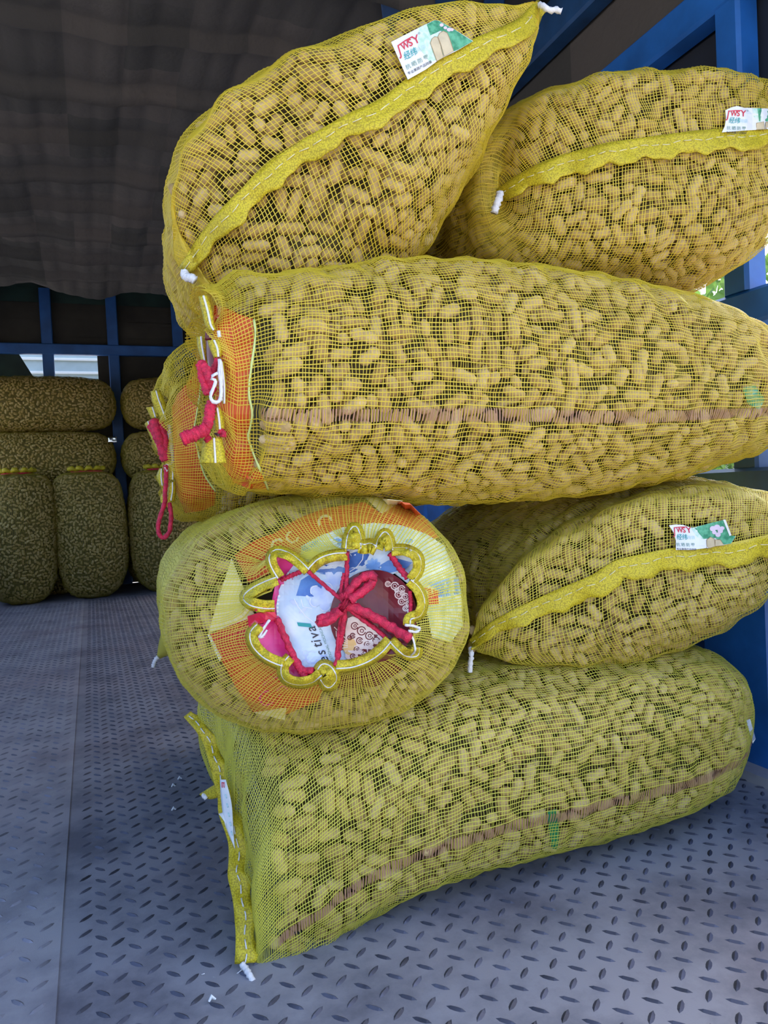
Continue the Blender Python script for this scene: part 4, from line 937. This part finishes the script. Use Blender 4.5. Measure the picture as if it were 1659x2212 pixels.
cord([([(960,620),(900,570),(830,510),(770,460)], .0026, .020, .012), ([(962,610),(968,520),(970,440),(972,360)], .0030, .020, .012), ([(950,600),(940,560),(955,470)], .0022, .020, .016), ([(965,640),(1040,700),(1110,750),(1175,803)], .0028, .020, .014),
      ([(962,640),(950,740),(932,850),(916,945)], .0036, .020, .012), ([(950,650),(930,760),(915,900)], .0022, .019, .012), ([(1192,368),(1230,430),(1282,495)], .0040, .012, .012), ([(1293,560),(1297,620),(1296,690)], .0026, .010, .010),
      ([(735,462),(690,480),(635,505)], .0030, .012, .010), ([(612,700),(650,790),(700,900),(745,965),(800,968)], .0044, .012, .012), ([(690,900),(730,960),(760,1005)], .0046, .012, .010), ([(600,655),(540,648),(500,660)], .0014, .012, .012)], 'drawstring', 'red twisted drawstring laced across the mouth')
cord([([(958,625),(985,560),(1040,500),(1090,478),(1108,492),(1090,530),(1040,570),(985,610)], .0058, .024, .030), ([(955,640),(900,680),(850,700),(822,705),(830,722),(880,712),(940,660)], .0056, .024, .030),
      ([(965,630),(1040,660),(1130,705),(1210,755),(1292,805)], .0062, .024, .024), ([(950,622),(962,632),(972,640)], .0085, .028, .028), ([(940,600),(960,590),(985,605)], .006, .026, .026)], 'drawstring_bow', 'red yarn bow knotted over the mouth')
o = S5h('ribbon', [(462,690),(520,672),(600,668),(612,690),(600,712),(520,725),(470,748)], .012, 'red_gloss', label='short red ribbon end', th=.0015)

# ---------------------------------------------- mouth of the long sack and of the one behind it
def mouth_side(s, root, lin, edge, hems, threads, whites, inner, dd):
    o = sheet('lining', [lin], s, -.004, M['orange'], root, 10, .0005, dd, 'orange-red printed sheet under the net')
    b = MB()
    yarn_px(b, [(x, y, .0005) for x, y in edge], .0016, 0, s, 40, 0, 6); b.build('card_edge', M['lime_edge'], o, True)
    for A, B in hems:
        h = strip('hem', [P(*q) for q in A], [P(*q) for q in B], M['hem'], root, 18, .006, thick=.002)
        a, c = spline([P(*q) for q in A], 18), spline([P(*q) for q in B], 18); b = MB(); b.tube([a[i]*.42+c[i]*.58-unit(a[i]-CO)*.0085 for i in range(18)], .0013, 6); b.build('stitching', M['white_yarn'], h, True)
    b = MB()
    for pts, r in threads: b2 = [P(*q) for q in pts]; b.tube(spline(b2, 30), [r*.8*(1+.1*sin(i*1.7)) for i in range(30)], 10, .55, 3, .10)
    b.build('drawstring', M['red_yarn'], root, True)['label'] = 'red yarn tied at the mouth'
    b = MB()
    for pts, r in whites: b.tube(spline([P(*q) for q in pts], 30), r, 7, 1.2, 2, .2)
    b.build('white_thread', M['white_yarn'], root, True)
    for k, (A, B, m) in enumerate(inner): strip('card', [P(*q) for q in A], [P(*q) for q in B], M[m], root, 10, .001, thick=.0006)
M['green_scrap'] = plain('green_scrap', (.02, .22, .09), .4)
M['lime_edge'] = plain('lime_plastic_edge', (.62, .70, .25), .25)
d = .950
lin4 = [(462,660),(480,662),(520,680),(549,690),(552,720),(549,750),(542,800),(538,850),(546,890),(540,925),(536,940),(545,975),(560,1010),(580,1058),(540,1056),(505,1042),(480,1000),(468,940),(462,800)]
mouth_side(S4, r4, lin4, [(549,690),(552,720),(549,750),(542,800),(538,850),(545,890),(540,925),(536,942),(546,975),(560,1010),(580,1058)],
   [([(430,640,d),(437,672,d),(446,705,d),(455,715,d)], [(446,638,d),(456,668,d),(462,700,d),(466,712,d)]), ([(426,728,d+.06),(428,748,d+.06),(436,778,d+.06)], [(440,726,d+.05),(443,750,d+.05),(447,780,d+.05)]),
    ([(449,735,d),(455,755,d),(463,772,d)], [(472,734,d),(480,752,d),(478,770,d)]), ([(462,884,d),(461,908,d),(463,930,d)], [(474,878,d),(482,904,d),(484,926,d)]),
    ([(440,950,d),(436,975,d),(434,1000,d)], [(478,944,d),(484,972,d),(488,1000,d)]), ([(473,780,d),(480,830,d),(481,872,d)], [(482,782,d),(487,830,d),(487,872,d)])],
   [([(434,784,d-.01),(445,800,d-.015),(454,820,d-.015),(457,840,d-.01),(448,852,d-.01)], .0075), ([(433,786,d-.012),(438,815,d-.012),(450,852,d-.012)], .007), ([(458,868,d-.01),(452,895,d-.012),(449,915,d-.012),(440,932,d-.014)], .0085),
    ([(446,926,d-.016),(425,936,d-.02),(392,949,d-.025)], .0105), ([(472,776,d),(464,795,d),(458,812,d)], .006), ([(474,930,d-.004),(482,936,d-.004),(481,944,d-.004)], .005), ([(446,945,d-.008),(452,952,d-.008)], .006)],
   [([(470,806,d-.02),(459,812,d-.022),(457,818,d-.022),(466,822,d-.022),(461,838,d-.022),(455,855,d-.022),(459,867,d-.022),(472,868,d-.02),(478,850,d-.015),(474,810,d-.012),(474,776,d-.01)], .0022), ([(476,778,d-.012),(479,820,d-.012),(478,866,d-.012)], .0016), ([(472,715,d-.01),(474,728,d-.01)], .0022)],
   [([(443,708,d+.03),(450,716,d+.03),(468,726,d+.02)], [(443,735,d+.03),(455,735,d+.03),(471,735,d+.02)], 'maroon'), ([(444,730,d+.04),(447,770,d+.04),(452,800,d+.04)], [(452,732,d+.03),(460,770,d+.03),(466,808,d+.03)], 'maroon'), ([(462,935,d+.02),(466,940,d+.02)], [(476,934,d+.01),(476,944,d+.01)], 'maroon'), ([(474,772,d+.012),(466,790,d+.012)], [(482,700,d+.02),(484,690,d+.02)], 'orange')], d)
d = 1.40
mouth_side(S5, r5, [(372,880),(385,850),(420,810),(436,800),(432,850),(424,900),(420,940),(432,990),(444,1030),(466,1060),(464,1090),(440,1102),(400,1108),(380,1060),(376,980)],
   [(437,800),(432,850),(424,900),(420,930),(430,985),(442,1025),(466,1062)],
   [([(326,845,d),(330,870,d),(352,912,d)], [(345,843,d),(356,870,d),(364,905,d)]), ([(316,880,d+.02),(322,892,d+.02),(328,904,d+.02)], [(338,878,d+.01),(340,888,d+.01),(342,900,d+.01)]), ([(313,915,d+.03),(322,935,d+.03),(340,975,d+.03)], [(324,906,d+.02),(330,930,d+.02),(346,970,d+.02)]),
    ([(364,1006,d),(364,1020,d),(366,1036,d)], [(377,1010,d),(380,1022,d),(378,1036,d)]), ([(365,1044,d),(362,1062,d),(360,1078,d)], [(378,1040,d),(380,1060,d),(376,1084,d)]), ([(345,1012,d+.02),(339,1030,d+.02),(346,1050,d+.02)], [(352,1012,d+.01),(355,1030,d+.01),(354,1048,d+.01)]), ([(350,1068,d+.02),(347,1076,d+.02),(348,1086,d+.02)], [(357,1066,d+.02),(358,1076,d+.02),(357,1086,d+.02)])],
   [([(332,908,d-.01),(340,935,d-.015),(350,965,d-.01),(358,996,d-.01)], .0115), ([(324,918,d-.01),(338,945,d-.012),(354,985,d-.01)], .008), ([(346,910,d-.01),(354,940,d-.01),(360,990,d-.01)], .0085), ([(358,1004,d-.01),(359,1030,d-.01),(357,1060,d-.01),(356,1088,d-.01)], .0052),
    ([(356,1086,d-.01),(350,1105,d-.012),(342,1135,d-.012),(345,1155,d-.012),(354,1162,d-.012),(365,1150,d-.012),(369,1130,d-.012),(369,1105,d-.012),(366,1086,d-.01)], .0052)],
   [([(366,918,d-.005),(370,950,d-.005),(374,996,d-.005)], .003), ([(364,930,d-.005),(367,965,d-.005),(372,1000,d-.005),(358,1006,d-.012),(357,1014,d-.012),(362,1018,d-.012)], .0022)],
   [([(362,914,d+.01),(360,930,d+.01)], [(366,912,d+.01),(364,940,d+.01)], 'orange')], d)
# ear of the round-mouthed sack's far seam, showing past its left side
b = MB(); b.tube(spline([P(430,1330,1.56), P(392,1362,1.60), P(362,1395,1.62), P(347,1414,1.63), P(342,1421,1.63)], 16), [.07-.066*(i/15)**1.2 for i in range(16)], 12, .2, 4, .06); b.build('seam_corner', M['net_mid'], r2, True)
tail(r2, [(342,1419,1.6),(337,1424,1.6),(333,1432,1.6),(331,1441,1.6)], .0045)

sheet('leaf_scrap', [[(1183,1752),(1200,1748),(1208,1790),(1204,1835),(1192,1832),(1186,1790)]], S1, -.002, M['green_scrap'], r1, 14, .0008, 1.3, 'green plastic scrap under the net')
sheet('leaf_scrap', [[(1604,838),(1630,832),(1652,862),(1640,885),(1615,872)]], S4, -.002, M['green_scrap'], r4, 14, .0008, 1.3, 'dark green plastic scrap under the net')
sheet('plastic_edge', [[(1612,1556),(1620,1553),(1632,1596),(1626,1606)]], S1, .002, M['card_edge'], r1, 14, .0008, 1.45, 'white plastic edge at the far end')
# ---------------------------------------------- peanuts into the nets
holes2 = [C5([(610,500),(600,365),(680,385),(770,460),(850,395),(970,365),(1040,330),(1195,345),(1330,430),(1350,620),(1325,870),(1195,815),(1060,920),(880,1010),(740,1030),(655,1000),(485,800),(590,690),(455,620)]),
          C5([(385,370),(500,290),(720,180),(1060,75),(1250,95),(1300,105),(1450,290),(1520,430),(1570,600),(1570,745),(1500,835),(1400,810),(1260,960),(1120,1050),(930,1060),(830,1130),(640,1210),(480,1180),(320,920),(250,785)])]
finish(S1, r1, M['net_lime'], seed=1, seam_v=uv_hit(S1, 1000, 1815)[1])
finish(S2, r2, M['net_mid'], seed=2, holes=holes2)
finish(S3, r3, M['net_mid'], seed=3)
finish(S4, r4, M['net_gold'], seed=4, seam_v=uv_hit(S4, 1000, 890)[1], holes=[[(430,640)]+lin4[1:12]+[(585,1062),(430,1062)]])
finish(S5, r5, M['net_gold'], seed=5, holes=[[(330,850),(385,845),(420,805),(440,795),(434,850),(426,900),(424,940),(434,985),(446,1025),(468,1060),(466,1092),(400,1110),(330,1080)]])
finish(S6, r6, M['net_gold'], seed=6)
finish(S7, r7, M['net_gold'], seed=7)
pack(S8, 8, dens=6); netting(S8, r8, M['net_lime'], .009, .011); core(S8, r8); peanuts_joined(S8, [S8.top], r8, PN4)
place_peanuts()

# ---------------------------------------------- sacks at the front of the bed
def far_sack(kind, seed):
    root = empty('peanut_sack')
    if kind == 'stand':
        rg = []
        for z, k in ((0, .16), (.008, .40), (.04, .64), (.11, .83), (.22, .96), (.36, 1.0), (.54, 1.02), (.70, .99), (.80, .92), (.855, .74), (.875, .48), (.888, .30)): rg.append(ring(V(.012*sin(z*5), 0, z), V(.238*k, 0, 0), V(0, .22*k, 0), 2.3))
        s = surface(rg, seed=seed, amp=.003); s.p0, s.p1 = 4, NU-14
    else:
        rg = []
        for x, k in ((-.51, .1), (-.50, .38), (-.47, .68), (-.41, .89), (-.25, 1), (0, 1.02), (.25, 1), (.41, .89), (.47, .68), (.50, .38), (.51, .12)): rg.append(ring(V(x, 0, .2), V(0, .225*k, 0), V(0, 0, .197*k), 2.8))
        s = surface(rg, seed=seed, amp=.003); s.p0, s.p1 = 4, NU-5
    global CO
    keep = CO
    CO = V(0, -30., 1.0); pack(s, seed, .88, face=-2, dens=8); CO = keep
    netting(s, root, M['net_far'], .008, .010, .0013, .0017, sr=70, su=50); core(s, root, .03); peanuts_joined(s, [s.top], root, PN4)
    return root, s
M['net_far'] = net_mat('net_darker_yellow', (.50, .40, .05))  # far sacks get a darker yellow net than the near ones
def copy_thing(r, loc, rz=0.0, label=None, group=None):
    c = r.copy(); COL.objects.link(c); c.location = loc; c.rotation_euler = (0, 0, rz)
    for ch in list(r.children):
        d_ = ch.copy(); COL.objects.link(d_); d_.parent = c
        for g in ch.children: e_ = g.copy(); COL.objects.link(e_); e_.parent = d_
    tag(c, label, 'sack', group); return c
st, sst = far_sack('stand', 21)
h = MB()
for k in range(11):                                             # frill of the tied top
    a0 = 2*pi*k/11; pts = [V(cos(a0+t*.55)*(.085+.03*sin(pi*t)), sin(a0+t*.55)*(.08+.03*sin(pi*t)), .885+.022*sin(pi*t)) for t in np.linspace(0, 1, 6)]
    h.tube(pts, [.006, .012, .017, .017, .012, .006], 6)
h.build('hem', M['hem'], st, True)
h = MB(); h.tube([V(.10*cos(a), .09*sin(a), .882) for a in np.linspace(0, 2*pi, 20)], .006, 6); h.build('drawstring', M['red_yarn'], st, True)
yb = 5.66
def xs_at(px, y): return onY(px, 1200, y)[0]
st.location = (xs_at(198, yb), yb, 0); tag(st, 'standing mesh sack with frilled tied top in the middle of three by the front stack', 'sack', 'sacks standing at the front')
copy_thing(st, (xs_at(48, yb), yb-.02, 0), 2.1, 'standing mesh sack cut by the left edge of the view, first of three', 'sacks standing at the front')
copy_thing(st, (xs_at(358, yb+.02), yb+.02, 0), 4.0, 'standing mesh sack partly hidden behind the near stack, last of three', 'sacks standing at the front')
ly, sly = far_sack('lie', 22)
yl = 6.10; xg = onY(251, 900, yl)[0]; hz = .402
names = [('bottom', 0), ('second', 1), ('third', 2), ('top', 3)]
first = True
for nm, i in names:
    for sx, side in ((-1, 'left'), (1, 'right')):
        loc = (xg + sx*.528 + (.02*(i % 2)), yl + .012*((i*7) % 3), hz*i); lab = f'lying mesh sack of the dim front stack, {nm} layer, {side} of the gap'
        if first: ly.location = loc; tag(ly, lab, 'sack', 'sacks lying in the front stack'); first = False
        else:
            cp_ = copy_thing(ly, loc, pi if sx > 0 else 0, lab, 'sacks lying in the front stack')
            if i == 2 and sx < 0: third = cp_
# litter on the floor
for i, (x, y) in enumerate(((374,1699),(388,1683),(375,1750),(458,2162))):
    p = onZ(x, y, .004); b = MB(); b.tube([p+V(-.004, 0, 0), p+V(0, .003, .004), p+V(.005, .001, 0)], [.0015, .003, .0012], 5)
    tag(b.build('paper_scrap', M['paper'], None), ['tiny white scrap on the floor left of the lowest sack, larger one', 'tiny white scrap on the floor, farthest from the camera', 'tiny white scrap on the floor between the two near ones', 'tiny pale scrap on the floor near the bottom edge'][i], 'litter', 'scraps on the floor')
# small metal reflector added for the bright glint, tilted to mirror the open rear
c_ = onY(243, 950, 5.90); b = MB(); nx_ = unit(V(-.06, -1, .10)); ux_ = unit(np.cross(nx_, Z_)); uz_ = np.cross(ux_, nx_)
vs = [c_ + ux_*x + uz_*z + nx_*(.003*sin(x*140)*cos(z*120)) for x in np.linspace(-.030, .030, 7) for z in np.linspace(-.022, .022, 5)]
fs = [(i*5+j, (i+1)*5+j, (i+1)*5+j+1, i*5+j+1) for i in range(6) for j in range(4)]
b.add(vs, fs); fo = b.build('glint_reflector', plain('reflector_metal', (.95, .95, .97), .22, metal=1.0), third, True)
md = fo.modifiers.new('thickness', 'SOLIDIFY'); md.thickness = .0015; fo['label'] = 'small metal reflector added for the glint'
